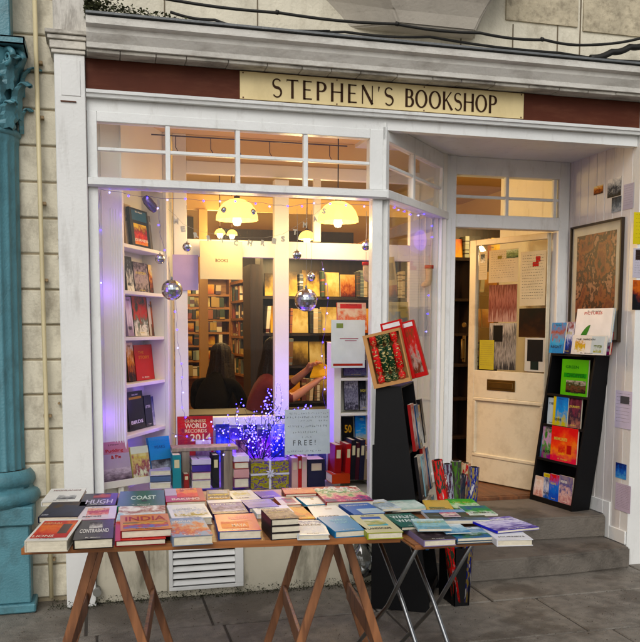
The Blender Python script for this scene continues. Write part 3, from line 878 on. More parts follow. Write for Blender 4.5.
dpaper('red striped poster in the middle of the door glass', 489, 284, 518, 322, art(['#6a3c36', '#a87a70', '#74443e', '#b89a90'], 5, 4, stretch=(6, .4, 1)), k=1)
dpaper('grey striped poster with dark corner picture low on the door glass', 489, 323, 517, 369, art(['#3c3a3a', '#a09a92', '#54504c', '#b8b0a4'], 6, 5, stretch=(6, .6, 1)), pics=[(.15, .6, .5, .95, '#15130f')])
dpaper('dark poster at the right of the door glass', 519, 308, 547, 337, art(['#120e0c', '#2a1c16', '#4a3224'], 3, 6), k=0)
dpaper('white sheet with a black photo bottom right of the door glass', 525, 338, 546, 371, '#c4c0b6', k=1, pics=[(.12, .3, .9, .95, '#1b1a1c'), (.3, .05, .7, .3, '#24302c')])
dpaper('pale yellow handbill bottom left of the door glass', 480, 340, 495, 369, '#c9bf78', k=2, lines=7)

# ---- framed print and notices on the recess wall
def wallp(px, py, X=XR - .002): return atx(px, py, X)
def onwall(name, label, x0, y0, x1, y1, mat, cat='notice', X=XR - .001, **kw):
    """sheet on the boarded wall: px corners top-left (far) to bottom-right (near)"""
    a = atx(x0, y0, X); c = atx(x1, y1, X)
    return paper(name, label, (X, a.y, c.z), (0, -1, 0), (0, 0, 1), a.y - c.y, a.z - c.z, mat, cat, **kw)
a = atx(573.6, 227.8, XR); c = atx(625.4, 215.8, XR); zb = atx(621, 342, XR).z
fw, fh = a.y - c.y, a.z - zb
e = empty('framed_print', 'tall framed sepia print in a cream mount on the boarded wall', 'picture', loc=(XR - .002, a.y, zb), xd=(0, -1, 0), yd=(0, 0, 1))
FR = ink('#4a4038', .4)
b = MB(); b.box(0, fw, 0, .014, 0, .025); b.box(0, fw, fh - .014, fh, 0, .025); b.box(0, .014, .0145, fh - .0145, 0, .025); b.box(fw - .014, fw, .0145, fh - .0145, 0, .025); part(b, 'frame', FR, e)
b = MB(); b.box(.014, fw - .014, .014, fh - .014, .0, .008); part(b, 'mount', ink('#c9bfb2', .7), e)
b = MB(); b.quad((.075, .09, .0085), (fw - .075, .09, .0085), (fw - .075, fh - .075, .0085), (.075, fh - .075, .0085)); part(b, 'print', art(['#3a1a16', '#6c3830', '#84503f', '#4a221e', '#a07868', '#5c3028'], 4, 7, hard=1, detail=6), e)
b = MB(); b.box(.014, fw - .014, .014, fh - .014, .014, .016); part(b, 'pane', glassmat('picture_glass', .012, rough=.4), e)
onwall('notice', 'small grey picture card above the framed print', 608, 180, 621, 195, art(ARTS[5], 3, 3), group='notices by the doorway')
onwall('notice', 'dark card above the framed print, lower one', 612, 198, 621, 211, art(['#2c3440', '#56606a', '#9aa0a4'], 3, 4), group='notices by the doorway')
onwall('notice', 'small brown sticker left of the grey cards', 594, 187, 603, 193, art(ARTS[0], 3, 3), group='notices by the doorway')
onwall('notice', 'white slip near the top of the boarded wall at its front edge', 624, 185, 633, 208, '#bcb4c0', group='notices by the doorway', lines=5)
def onpil(label, x0, y0, x1, y1, mat, **kw):
    a = at(x0, y0, -.042); c = at(x1, y1, -.042)
    return paper('notice', label, (a.x, -.0415, c.z), (1, 0, 0), (0, 0, 1), c.x - a.x, a.z - c.z, mat, group='notices on the right pilaster', **kw)
onpil('bright yellow handwritten notice on the right pilaster', 634, 212, 664, 245, '#e0d020', lines=4, lc='#5c5a18')
onpil('pale sheet with small photo below the yellow notice', 633.5, 248, 655, 278, '#b9b3bd', lines=6, pics=[(.1, .6, .6, .95, '#3c2c28')])
onpil('black card with orange print below the pale sheet', 633, 280, 655, 310, art(['#0e0c12', '#1c1a24', '#7a3c1c', '#c8783c'], 3, 7))
onwall('notice', 'white flyer with a grey silhouette low on the boarded wall', 616, 390, 631, 430, '#cfc9dd', group='notices by the doorway', lines=5, pics=[(.3, .66, .85, .86, '#5a5a60')])
onwall('notice', 'pale lilac sheet at the bottom of the boarded wall', 616, 482, 630, 514, '#c3b5c6', group='notices by the doorway', lines=8)
onwall('notice', 'small blue photo card above the lilac sheet', 616, 462, 626, 480, art(['#102c6a', '#2c6ac0', '#7ab0e0'], 3, 4), group='notices by the doorway')
# ================================================================== INSIDE THE SHOP
FZ = .325
e = empty('shop_interior', 'warm cream walls and floor of the room behind the shop window', 'room')
b = MB(); b.box(-.75, 4.9, .9, 6.1, FZ - .05, FZ); part(b, 'floor', wood('floorboards', '#7a4a28', '#4a2c18', .5, (30, 3, 3)), e)
b = MB(); b.box(2.43, 3.46, .862, .9, FZ - .05, FZ - .004); part(b, 'threshold', wood('floorboards', '#7a4a28', '#4a2c18'), e)
b = MB(); b.box(-.75, 4.9, 1.02, 6.1, 3.32, 3.36); part(b, 'ceiling', INWALL, e)
b = MB(); b.box(-.05, 1.75, .08, 1.0, 2.87, 2.91); b.obox((1.7, .9, 2.87), (.8, 0, 0), (0, .1, 0), (0, 0, .04)); part(b, 'window_ceiling', INWALL, e)
b = MB(); b.box(-.75, 4.9, 1.0, 1.02, 2.875, 3.4); part(b, 'bulkhead', INWALL, e)
b = MB(); b.box(-.79, -.75, .05, 6.1, 0, 3.4); part(b, 'wall', INWALL, e)
b = MB(); b.box(4.9, 4.94, .9, 6.1, 0, 3.4); part(b, 'wall', INWALL, e)
b = MB(); b.box(-.79, 4.94, 6.1, 6.14, 0, 3.4); part(b, 'wall', INWALL, e)
b = MB(); b.box(3.57, 4.9, .8, .84, 0, 3.4); part(b, 'wall', INWALL, e)
b = MB(); b.box(-.75, -.02, .82, .86, 0, 3.4); part(b, 'wall', INWALL, e)
# unseen outer shell, added to keep daylight from leaking into the room
e = empty('daylight_shell', 'unseen outer shell added around the shop to keep daylight out', 'daylight_block')
b = MB(); b.box(-.9, 6, .31, 6.3, 3.42, 3.5); b.box(-.9, -.83, .3, 6.3, -.0, 3.42); b.box(5.0, 5.06, .3, 6.3, 0, 3.42); b.box(-.9, 5.06, 6.2, 6.3, 0, 3.42); b.box(3.56, 5.0, .3, .36, 0, 3.42); part(b, 'shell', CREAM, e)

YS = .74
# left panelled reveal
e = empty('window_reveal', 'white panelled reveal at the left end of the window display', 'panelling')
p0 = (at(91, 300, .07).x, .10); p1 = (.165, .215)
b = MB(); b.wallseg(p0, p1, .57, 2.87, .05); part(b, 'panel', INWHITE, e)
dd = Vector((p1[0] - p0[0], p1[1] - p0[1], 0)); nn = Vector((dd.y, -dd.x, 0)).normalized()
for f in (.12, .34, .60, .68, .76, .84):
    q = Vector((p0[0], p0[1], .575)) + dd * f; b = MB(); b.obox(q, dd * .035, nn * .003, (0, 0, 2.2 if f < .5 else 1.72)); part(b, 'reeding', INWHITE, e, .002)
# splayed white bookcase, left
ang = radians(27.3)
BD = Vector((sin(ang), cos(ang), 0)); BN = Vector((cos(ang), -sin(ang), 0))
P1 = Vector((.165, .215, 0))
def bh(px, py, off=0): return hit(px, py, P1 + BN * off, BN)
e = empty('window_bookcase', 'white built-in bookcase at the left of the window display', 'bookcase', group=None)
LB = (bh(164, 300) - P1).dot(BD)
SHZ = [bh(124, py).z for py in (243, 290, 337, 385, 437)]
BK = -.15
def bbox(b, s0, s1, n0, n1, z0, z1): return b.obox(P1 + BD * s0 + BN * n0 + Vector((0, 0, z0)), BD * (s1 - s0), BN * (n1 - n0), (0, 0, z1 - z0))
b = MB(); bbox(b, -.02, LB + .1, BK - .02, BK, .57, 2.87); part(b, 'back', INWHITE, e)
b = MB(); bbox(b, -.02, 0, BK, 0, .57, 2.87); part(b, 'side', INWHITE, e)
b = MB(); bbox(b, LB, LB + .02, BK, 0, .57, 2.87); part(b, 'side', INWHITE, e)
b = MB(); bbox(b, 0, LB, -.02, 0, bh(124, 190).z + .07, 2.87); part(b, 'head_panel', INWHITE, e)
for z in SHZ:
    b = MB(); bbox(b, 0, LB, BK, .0, z - .022, z); part(b, 'shelf', INWHITE, e, .002)
b = MB(); bbox(b, LB, LB + .105, .0, .025, .57, 2.87); part(b, 'face_stile', INWHITE, e, .003)
# face-out books on it
def bcbook(label, x0, x1, ytop, shelf, mat, sp, lean=.1, off=-.09, **kw):
    s0 = (bh(x0, 300, off) - P1).dot(BD); s1 = (bh(x1, 300, off) - P1).dot(BD)
    o = P1 + BD * s0 + BN * off + Vector((0, 0, SHZ[shelf] + .001))
    h = bh((x0 + x1) / 2, ytop, off).z - SHZ[shelf]
    return book(label, o, BD, Vector((0, 0, 1)) - BN * lean, s1 - s0, h, .02, mat, sp, group='books on the window bookcase', **kw)
bcbook('black book with orange photo panel on top shelf of window bookcase', 131, 149, 210, 0, '#14181c', '#101216', pics=[(.15, .1, .85, .62, art(ARTS[6], 3, 3)), (.1, .7, .9, .95, '#1f5a72')])
bcbook('cream book at the left end of the top window bookcase shelf', 125, 133, 205, 0, '#d9c3a4', '#b9a384', off=-.12)
bcbook('grey brown book with yellow tag on top shelf of window bookcase', 149, 160, 218, 0, '#6d655f', '#4a4440', pics=[(.5, .1, .8, .5, '#e0c020')])
bcbook('black and cream patterned book on second shelf of window bookcase', 125, 132, 257, 1, art(ARTS[5], 5, 2), '#2a2a2a')
bcbook('grey mottled book on second shelf of window bookcase', 133, 147, 263, 1, art(['#4a3f4c', '#8a7c86', '#a99a9c', '#5c5058'], 7, 4), '#4a4450')
bcbook('brown patterned book on second shelf of window bookcase', 148, 159, 266, 1, art(ARTS[0], 6, 5), '#4a3420')
bcbook('pale lilac book on third shelf of window bookcase', 125, 131, 297, 2, art(['#9a8aa8', '#d8cfe0', '#c8a8b8'], 3, 1), '#9a8aa8')
bcbook('white book with balloons and large J on third window shelf', 132, 146, 296, 2, art(['#e6e2dc', '#5c6a5c', '#c04a38', '#2c3432'], 3, 5), '#3c4a42', texts=[('JG', .3, .08, .6, .2, '#e8e4dc')])
bcbook('terracotta book with a plain portrait on third window shelf', 147, 159, 298, 2, '#c9bfb2', '#8a5a44', pics=[(.15, .0, .85, .3, '#6a4436'), (.22, .22, .78, .9, art(['#8a4a30', '#b0643c', '#c07a50'], 2, 5))])
bcbook('brown book at the left end of fourth window shelf', 125, 132, 343, 3, art(ARTS[0], 5, 9), '#4a3828')
bcbook('bright red hardback on fourth shelf of window bookcase', 133, 151, 345, 3, '#c01818', '#901010', texts=[('THE', .2, .75, .3, .07, '#e8a030'), ('STORY', .2, .6, .6, .09, '#e8a030')])
bcbook('white and orange book right of the red hardback', 152, 160, 360, 3, art(ARTS[6], 3, 2), '#d8d0c0', pics=[(.1, .45, .9, .9, '#ddd8d0')])
bcbook('black book with pale oval on lowest window bookcase shelf', 125, 141, 392, 4, '#15171b', '#101216', pics=[(.12, .8, .9, .86, '#c9a338')])
bcbook('dark grey book on the lowest window bookcase shelf', 142, 149, 396, 4, '#30303c', '#20202a')
bcbook('blue grey book with a white figure on lowest window shelf', 149, 162, 396, 4, art(['#4a4a72', '#8a8aa4', '#d8d4e0'], 3, 8), '#3c3c5c', texts=[('ONE', .3, .5, .6, .1, '#e8e8f0')])
b = MB(); q = bh(133, 421, -.06); 
b.lathe([(.0, 0), (.03, .0), (.033, .004), (.0, .006)], (0, 0, 0), 20)
# inner screen with opening
e = empty('inner_screen', 'white wooden screen between window display and shop', 'screen')
sx = lambda px, Y=YS: at(px, 330, Y).x
sz = lambda py, px=230, Y=YS: at(px, py, Y).z
def scr(name, x0, x1, z0, z1, y0=YS, y1=YS + .05, mat=INWHITE, bv=.003): 
    b = MB(); b.box(x0, x1, y0, y1, z0, z1); return part(b, name, mat, e, bv)
XA = sx(175); XB = sx(416)
scr('stile', XA, sx(188), .57, 2.87)
scr('stile', sx(274), sx(288), sz(417) - .02, 2.6 - .0, YS - .03, YS + .04)
scr('stile', sx(314), sx(321), sz(239), 2.62, YS + .01, YS + .05)
scr('stile', sx(409), sx(418), .57, 2.62)
scr('beam', sx(188), sx(409), sz(257), sz(240))
scr('head_rail', sx(188), sx(418), 2.62, 2.70)
scr('head_panel', sx(188), sx(418), 2.70, 2.87, YS + .01, YS + .04, INWALL)
scr('lower_rail', sx(188), sx(409), sz(425), sz(416.5), YS - .03, YS + .05)
scr('lower_panel', sx(188), sx(409), .57, sz(425), YS + .01, YS + .03)
scr('side_panel', sx(418), 2.44, .45, 2.87, YS + .01, YS + .04)
for px in (419, 424, 430, 436): scr('reeding', sx(px), sx(px) + .008, .66, 2.5, YS + .003, YS + .01, INWHITE, .002)
b = MB(); slab(b, [(-.02, .08), (1.70, .08), (2.33, .745), (2.33, .8), (-.02, .8)], .51, .57)
thing1(b, 'display_floor', paint('display_floor_white', '#b9b3a8', .6), 'white shelf floor of the window display', 'shelf')
LILAC = ink('#b9a7c9', .6)
b = MB(); q0, q1 = at(173, 290, YS - .01), at(195, 255, YS - .01); b.box(q0.x, q1.x + .02, YS - .012, YS - .002, q0.z, q1.z)
thing1(b, 'lilac_board', LILAC, 'plain lilac board hanging beside the cream sign in the window', 'board')
# cream hanging sign
q0, q1 = at(200, 279, YS - .05), at(242, 242, YS - .05)
e = paper('hanging_sign', 'square cream sign with small stamped word hanging in window', (q0.x, YS - .05, q0.z), (1, 0, 0), (0, 0, 1), q1.x - q0.x, q1.z - q0.z, paint('sign_card', '#c9b98e', .6, .05, 4, .05), 'sign', texts=[('BOOKS', .36, .45, .3, .09, '#5c4020')], t=.012)
# dark bookcases ----------------------------------------------------
def bookcase(name, label, o, d, out, L, dep, shelves, ztop, mat, zbot=FZ, th=.025, ndiv=()):
    o = Vector(o); d = Vector(d).normalized(); out = Vector(out).normalized()
    e = empty(name, label, 'bookcase', loc=(o.x, o.y, zbot)); e_inv = Vector((o.x, o.y, zbot))
    def bx(nm, s0, s1, n0, n1, z0, z1):
        b = MB(); p = Vector((o.x, o.y, 0)) + d * s0 - out * n1 + Vector((0, 0, z0)) - e_inv
        b.obox(p, d * (s1 - s0), out * (n1 - n0), (0, 0, z1 - z0)); return b.build(nm, mat, e)
    bx('back', 0, L, dep, dep + .02, zbot, ztop)
    bx('side', -th, 0, 0, dep, zbot, ztop); bx('side', L, L + th, 0, dep, zbot, ztop)
    for x in ndiv: bx('divider', x, x + th, 0, dep, zbot, ztop)
    for z in shelves: bx('shelf', 0, L, 0, dep, z - th, z)
    bx('top', -th, L + th, -.01, dep, ztop, ztop + .03)
    return e
# black bookcase mid right
YB = 2.5
xb0, xb1 = at(263, 300, YB).x, at(470, 300, YB).x
zs = [at(340, py, YB).z for py in (298, 338, 376, 412)] 
zs = sorted([at(340, 297, YB).z, at(340, 331, YB).z - .02, at(340, 365, YB).z, at(340, 400, YB).z, at(340, 440, YB).z])
bookcase('black_bookcase', 'black bookcase full of books in the middle of the shop', (xb0, YB, 0), (1, 0, 0), (0, -1, 0), xb1 - xb0, .24, zs, at(340, 262, YB).z + .04, DARKWOOD)
for i, z in enumerate(sorted(zs, reverse=True)):
    spinerow((xb0 + .02, YB - .03, z + .001), (1, 0, 0), min(1.42, xb1 - xb0 - .05), (0, -1, 0), .25, '%s shelf of black bookcase' % ORD[i], 'books on the black bookcase', face=.5)
# back golden bookcases, left
YG = 4.6
xg0, xg1 = at(176, 300, YG).x, at(229, 300, YG).x
zg = [at(200, py, YG).z for py in (294, 307, 319, 332, 345, 360, 376)]
bookcase('golden_bookcase', 'honey coloured bookcase far back behind the left opening', (xg0 - .2, YG, 0), (1, 0, 0), (0, -1, 0), xg1 - xg0 + .2, .22, zg, at(200, 277, YG).z, GOLDWOOD)
for i, z in enumerate(zg):
    spinerow((xg0 - .18, YG - .02, z + .001), (1, 0, 0), xg1 - xg0 + .15, (0, -1, 0), .125, '%s shelf of honey bookcase' % ORD[i], 'books on the honey bookcase', far=True, face=.35, wmin=.03, wmax=.06)
# angled golden bookcase
o = at(231, 300, 4.5); o2 = at(253, 300, 3.4)
dg = Vector((o2.x - o.x, o2.y - o.y, 0)); LG = dg.length; dg.normalize(); og = Vector((dg.y, -dg.x, 0))
if og.x > 0: og = -og
zg2 = [at(240, py, 4).z for py in (300, 318, 336, 354, 374)]
bookcase('angled_bookcase', 'angled honey coloured bookcase beside the dark bookcase end', (o.x, o.y, 0), dg, og, LG, .2, zg2, at(240, 283, 4).z, GOLDWOOD)
for i, z in enumerate(zg2):
    spinerow((o.x, o.y, z + .001), dg, LG - .05, og, .17, '%s shelf of angled bookcase' % ORD[i], 'books on the angled bookcase', far=True, face=.15, wmin=.03, wmax=.06)
b = MB(); b.box(at(250, 300, YB - .06).x, xb0 - .03, YB - .08, YB + .3, FZ, at(262, 265, YB).z); thing1(b, 'dark_post', DARKWOOD, 'tall dark post at the end of the black bookcase', 'post')
tag(FAR.build('distant_books', FARM), kind='stuff')
# tall dark case seen through the door gap, and shelves beyond the door glass
o = at(452, 300, 1.75); 
xd0, xd1 = at(449, 300, 2.9).x, at(560, 300, 2.9).x
zd = [at(460, py, 2.9).z for py in (258, 292, 328, 366, 400)]
bookcase('doorway_bookcase', 'dark bookcase seen through the open shop door', (xd0, 2.9, 0), (1, 0, 0), (0, -1, 0), .9, .24, zd, at(460, 222, 2.9).z, DARKWOOD)
for i, z in enumerate(zd[:4]):
    spinerow((xd0 + .02, 2.88, z + .001), (1, 0, 0), .85, (0, -1, 0), .24, '%s shelf of doorway bookcase' % ORD[i], 'books on the doorway bookcase', face=.4)
# upper clutter on the back walls: olive panels and beams
b = MB(); b.box(.2, 1.2, 5.9, 6.08, 2.0, 3.0); thing1(b, 'wall_cupboard', paint('olive', '#4a4420', .6), 'olive wall cupboard high at the back of the shop', 'cupboard')
b = MB(); b.box(-.7, 3.4, 3.2, 3.24, 2.72, 2.86); b.box(.95, 1.03, 3.16, 3.24, FZ, 2.72)
thing1(b, 'ceiling_beam', INWALL, 'cream beam and post across the middle of the shop', 'beam')
b = MB(); b.box(1.4, 3.0, 4.9, 5.0, 2.05, 2.75); thing1(b, 'high_cupboard', DARKWOOD, 'dark wall cupboard above the black bookcase', 'cupboard')
b = MB(); b.obox((3.0, 3.8, 2.2), (.9, .6, .45), (.02, -.03, 0), (0, 0, .1)); b.obox((2.2, 2.3, 2.25), (.7, .2, .32), (.02, -.03, 0), (0, 0, .08))
thing1(b, 'stair_rails', wood('stairwood', '#a0763c', '#6c4a22'), 'sloping timber stair rails near the shop ceiling', 'rail')

# pendant lamps
def pendant(label, px, py, wpx, Y, st, en, small=False):
    c = at(px, py, Y); r = wpx / 2 / F_PX * (c - CAM).dot(_fw)
    e = empty('pendant_lamp', label, 'lamp', 'pendant lamps', c)
    b = MB()
    prof = [(r * 1.02, -r * .42), (r * 1.0, -r * .2), (r * .9, r * .15), (r * .7, r * .42), (r * .4, r * .6), (r * .1, r * .68)]
    b.lathe(prof, (0, 0, 0), 48, rf=lambda a, z: 1 + .07 * abs(sin(a * 7)) * (1 if z < 0 else .5))
    mt, n, bs = newmat('lamp_shade_glass')
    bs.inputs['Base Color'].default_value = C('#8a5a1c'); bs.inputs['Emission Color'].default_value = (1, .52, .09, 1); bs.inputs['Emission Strength'].default_value = st
    b.build('shade', mt, e)
    b = MB(); b.lathe([(.001, -.045), (.02, -.04), (.03, -.015), (.022, .02), (.014, .04)], (0, 0, -r * .35), 16); b.build('bulb', emit('bulb_glow', (1, .72, .3), 7 * LAMP), e)
    b = MB(); b.tube([(0, 0, r * .66), (0, 0, r * .8)], .02, 10); b.tube([(0, 0, r * .8), (0, 0, (2.86 if Y < .95 else 3.3) - c.z)], .004, 6); b.build('flex', ink('#4a3620'), e)
    l = bpy.data.lights.new('lamp_light', 'POINT'); l.energy = en * LAMP; l.color = (1, .68, .29); l.shadow_soft_size = .12
    lo = bpy.data.objects.new('lamp_light', l); COL.objects.link(lo); lo.parent = e; lo.location = (0, -.0, -r * .75)
pendant('left scalloped glass pendant lamp glowing above the cream sign', 237, 212, 39, .5, 2.4, 7.5)
pendant('right scalloped glass pendant lamp glowing beside the corner post', 338, 214, 38, .5, 2.4, 7.5)
pendant('small pendant lamp further back between the two big lamps', 307, 236, 16, 2.1, 2.2, 50)
pendant('small pendant lamp low behind the left big lamp, left one', 220, 232, 10, 3.2, 2.2, 30)
pendant('small pendant lamp low behind the left big lamp, right one', 232, 233, 10, 3.6, 2.2, 30)
pendant('pendant lamp inside beyond the fanlight of the door', 515, 205, 14, 2.4, 2, 26)

# ceiling rail with hooks in the display, and bulkhead lamp in the porch
b = MB()
b.tube([(.35, .5, 2.80), (1.62, .5, 2.80)], .004, 6)
for x in (.5, .72, .9, 1.1, 1.32, 1.5): b.tube([(x, .5, 2.80), (x, .5, 2.73), (x + .012, .5, 2.71), (x, .5, 2.695), (x - .012, .5, 2.705)], .003, 5)
thing1(b, 'hook_rail', ink('#5c3c50'), 'thin ceiling rail with wire hooks in the window display', 'rail')
b = MB(); b.obox((.36, .7, 2.60), (.02, 0, 0), (0, .03, 0), (-.1, 0, .25)); thing1(b, 'leaning_batten', INWHITE, 'slanting white batten behind the upper panes', 'batten')

# ---- hanging ornaments
MIRROR = paint('mirror_tiles', '#c9cbd6', .12, .3, 40, 0, metal=1)
def ball(label, px, py, dpx, Y, top=2.37, mat=None):
    c = at(px, py, Y); r = dpx / 2 / F_PX * (c - CAM).dot(_fw)
    e = empty('mirror_ball', label, 'mirror ball', 'hanging mirror balls', c)
    b = MB(); n = 14
    for i in range(n):
        a0 = -pi / 2 + pi * i / n; a1 = -pi / 2 + pi * (i + 1) / n; k = max(5, int(26 * cos((a0 + a1) / 2)))
        for j in range(k):
            t0, t1 = 2 * pi * j / k, 2 * pi * (j + .93) / k
            P = lambda a, t: (r * cos(a) * cos(t), r * cos(a) * sin(t), r * sin(a))
            aa = a0 + (a1 - a0) * .93
            b.quad(P(a0, t0), P(a0, t1), P(aa, t1), P(aa, t0))
    b.build('mirror_tiles', mat or MIRROR, e)
    b = MB(); b.lathe([(r * .97 * cos(-pi / 2 + pi * i / 10), r * .97 * sin(-pi / 2 + pi * i / 10)) for i in range(11)], (0, 0, 0), 20); b.build('core', ink('#4a4a55'), e)
    b = MB(); b.tube([(0, 0, r), (0, 0, r * 1.25)], r * .12, 8); b.tube([(0, 0, r * 1.2), (.003, 0, (top - c.z) * .5), (0, 0, top - c.z)], .0012, 4); b.build('string', ink('#8a8a90'), e)
ball('large mirror ball hanging by the left bookcase stile', 172, 290, 21, .35)
ball('large mirror ball hanging right of the middle screen post', 306, 300, 23, .35)
ball('small mirror ball hanging at the end of the top bookshelf', 160, 259, 10, .3)
ball('small mirror ball below the lilac board corner on the beam', 187, 247, 9, .45)
ball('tiny mirror ball hanging above and right of the large right ball', 311, 277, 9, .45)
ball('small mirror ball on the beam near the corner post', 366, 246, 9, .4)
ball('small mirror ball on the beam right of the middle screen post', 297, 255, 9, .42)
ball('small mirror ball on the beam seen through the side window', 385, 256, 9, .5)
ball('tiny mirror ball beside the left pendant lamp', 224, 210, 6, .4)
ball('tiny mirror ball on the right of the left pendant lamp', 253, 212, 6, .4)
def stocking(label, px, py, hpx, Y, toe=-1):
    c = at(px, py, Y); h = hpx / F_PX * (c - CAM).dot(_fw)
    e = empty('christmas_stocking', label, 'stocking', 'little hanging stockings', c)
    RED = ink('#c0301c', .7)
    pts = [(.0, .40), (-.0, .1), (0, -.15), (toe * .06, -.3), (toe * .22, -.38), (toe * .32, -.40)]
    b = MB(); b.tube([(x * h, 0, z * h) for x, z in pts], [h * .15, h * .14, h * .14, h * .15, h * .12, h * .05], 10); b.build('foot', paint('stocking_knit', '#c9a884' if toe == -1 else '#c0301c', .8, .2, 60), e)
    b = MB(); b.tube([(0, 0, .30 * h), (0, 0, .44 * h)], h * .185, 10); b.build('cuff', RED, e)
    b = MB(); b.tube([(0, 0, .44 * h), (0, 0, .9 * h)], .001, 4); b.build('string', RED, e)
stocking('little tan and red stocking hanging on the white side panel', 429, 276, 24, YS - .04, -1)
stocking('little red stocking hanging near the corner post', 366, 272, 22, .3, 1.0)
# MERRY CHRISTMAS letters
CARD = ink('#efe6cf', .6)
for (ch, px, py, wd) in (('M', 176, 221, 0), ('E', 183, 229, 0), ('R', 196, 235, 0), ('R', 209, 238, 0), ('Y', 222, 240, 0), ('C', 236, 243, 1), ('H', 250, 243, 1), ('R', 263, 243, 1), ('I', 274, 241, 1), ('S', 283, 239, 1), ('T', 295, 232, 1), ('M', 305, 225, 1), ('A', 315, 219, 1), ('S', 324, 211, 1)):
    c = at(px, py, .3); e = empty('bunting_letter', 'cream letter %s hanging in the bunting of the window, %s pixel group' % (ch, px), 'bunting', 'bunting letters across the window', c, (cos(px * .9) * .0 + 1, 0, .25 * sin(px)), (0, 0, 1))
    e['label'] = {0: 'cream paper %s in the first word of the hanging bunting, %s letter', 1: 'cream paper %s in the second word of the hanging bunting, %s letter'}[wd] % (ch, ORD[[x[1] for x in (('M', 176), ('E', 183), ('R', 196), ('R', 209), ('Y', 222))].index(px) if wd == 0 else [236, 250, 263, 274, 283, 295, 305, 315, 324].index(px)])
    text(ch, e, (-.014, -.018, 0), .028, .036, '#efe6cf', 'letter', bold=.06, mat=CARD)
Pn = [at(px, py - 5, .302) for px, py in ((168, 214), (176, 221), (183, 229), (196, 235), (209, 238), (222, 240), (236, 243), (250, 243), (263, 243), (274, 241), (283, 239), (295, 232), (305, 225), (315, 219), (324, 211), (335, 200))]
b = MB(); b.tube(Pn, .0012, 4); thing1(b, 'bunting_string', ink('#c9bfa4'), 'fine string carrying the paper letters', 'string')
b = MB(); c = bh(150, 204, .03)
b.lathe([(.001, -.045), (.02, -.042), (.03, -.02), (.03, .02), (.02, .042), (.001, .045)], (0, 0, 0), 20)
o = thing1(b, 'bauble', paint('purple_foil', '#5c4a8a', .25, .3, 40, 0, metal=.8), 'elongated purple foil bauble above the top bookcase shelf', 'bauble'); o.location = c; o.rotation_euler = (0, radians(-40), 0); o.scale = (1, .8, 1.3)

# ---- fairy lights
LED = emit('violet_led', (.035, .018, 1.0), 9 * LAMP); LEDW = emit('pale_led', (.16, .15, 1.0), 7 * LAMP)
bb = MB(); bb.lathe([(.0002, -.0045), (.0034, -.003), (.0045, 0), (.0034, .003), (.0002, .0045)], (0, 0, 0), 6); _t = bb.build('bulb', LED); led_me = _t.data; bpy.data.objects.remove(_t)
bb = MB(); bb.lathe([(.0002, -.0042), (.003, -.003), (.0042, 0), (.003, .003), (.0002, .0042)], (0, 0, 0), 6); _t = bb.build('bulb', LEDW); ledw_me = _t.data; bpy.data.objects.remove(_t)
LEDD = emit('deep_blue_led', (.045, .03, 1.0), 14 * LAMP)
ledd_me = led_me.copy(); ledd_me.materials.clear(); ledd_me.materials.append(LEDD)
def lights(label, pts, n, glow=0, jitter=.012):
    P = [p if isinstance(p, Vector) else at(*p) for p in pts]
    e = empty('fairy_lights', label, 'fairy lights', 'strings of violet fairy lights', P[0])
    rg = random.Random(len(pts) * 7 + n)
    Q = []
    for i in range(len(P) - 1):
        for k in range(5): Q.append(P[i].lerp(P[i + 1], k / 5) + Vector((rg.uniform(-1, 1), rg.uniform(-1, 1) * .4, rg.uniform(-1, 1))) * jitter * .5)
    Q.append(P[-1])
    b = MB(); b.tube([q - P[0] for q in Q], .0012, 4); b.build('wire', ink('#5a4a9a', .5), e)
    for i in range(n):
        t = (i + .5) / n * (len(Q) - 1); k = int(t); q = Q[k].lerp(Q[k + 1], t - k) - P[0]
        o = bpy.data.objects.new('bulb', led_me if i % 3 else ledw_me); COL.objects.link(o); o.parent = e
        o.scale = (1.2, 1.2, 1.2); o.location = q + Vector((rg.uniform(-1, 1), rg.uniform(-1, 0), rg.uniform(-1, .3))) * jitter
    for p, en in (glow or ()):
        l = bpy.data.lights.new('led_glow', 'POINT'); l.energy = en * LAMP * 1.3; l.color = (.26, .10, 1); l.shadow_soft_size = .12
        lo = bpy.data.objects.new('led_glow', l); COL.objects.link(lo); lo.parent = e; lo.location = at(*p) - P[0]
lights('violet fairy lights hanging down the left reveal', [(99, 193, .12), (98, 250, .12), (100, 320, .12), (97, 400, .12), (98, 440, .12), (102, 478, .12)], 12, [((112, 290, .10), .5), ((112, 420, .09), .6)])
lights('violet fairy lights draped along the top of the window', [(100, 190, .1), (150, 197, .12), (200, 200, .12), (245, 201, .12), (290, 206, .12), (325, 203, .12), (372, 206, .12)], 16, [((120, 215, .2), .4), ((362, 230, .3), .4)])
lights('violet fairy lights hanging by the left bookcase stile', [(158, 200, .3), (160, 232, .4), (176, 300, .6), (178, 340, .6), (182, 370, .6), (181, 400, .6), (186, 422, .6)], 12, [((170, 400, .5), .5)])
lights('violet fairy lights across the side window and down its panel', [(384, 196, .15), (394, 205, .25), (405, 212, .35), (420, 214, .5), (436, 211, .7), (431, 236, .68), (428, 300, .68), (426, 340, .68)], 16, [((425, 240, .6), .3)])
lights('violet fairy lights trailing along the sloping book ledge', [(101, 470, .3), (106, 482, .25), (130, 483, .25), (152, 476, .3), (166, 468, .35), (172, 462, .4)], 9, [((110, 474, .15), .15)])
lights('violet fairy lights hanging from the beam by the book poster', [(322, 262, .6), (328, 290, .6), (326, 320, .6), (322, 350, .6), (325, 372, .55), (322, 395, .5), (340, 452, .35)], 12, [((330, 455, .3), .4), ((292, 380, .5), .7), ((330, 330, .5), .5)])
lights('violet fairy lights lying across the stacked books', [(172, 432, .4), (195, 440, .4), (215, 437, .42), (232, 432, .45), (222, 460, .2)], 10, [((205, 436, .3), .3)])
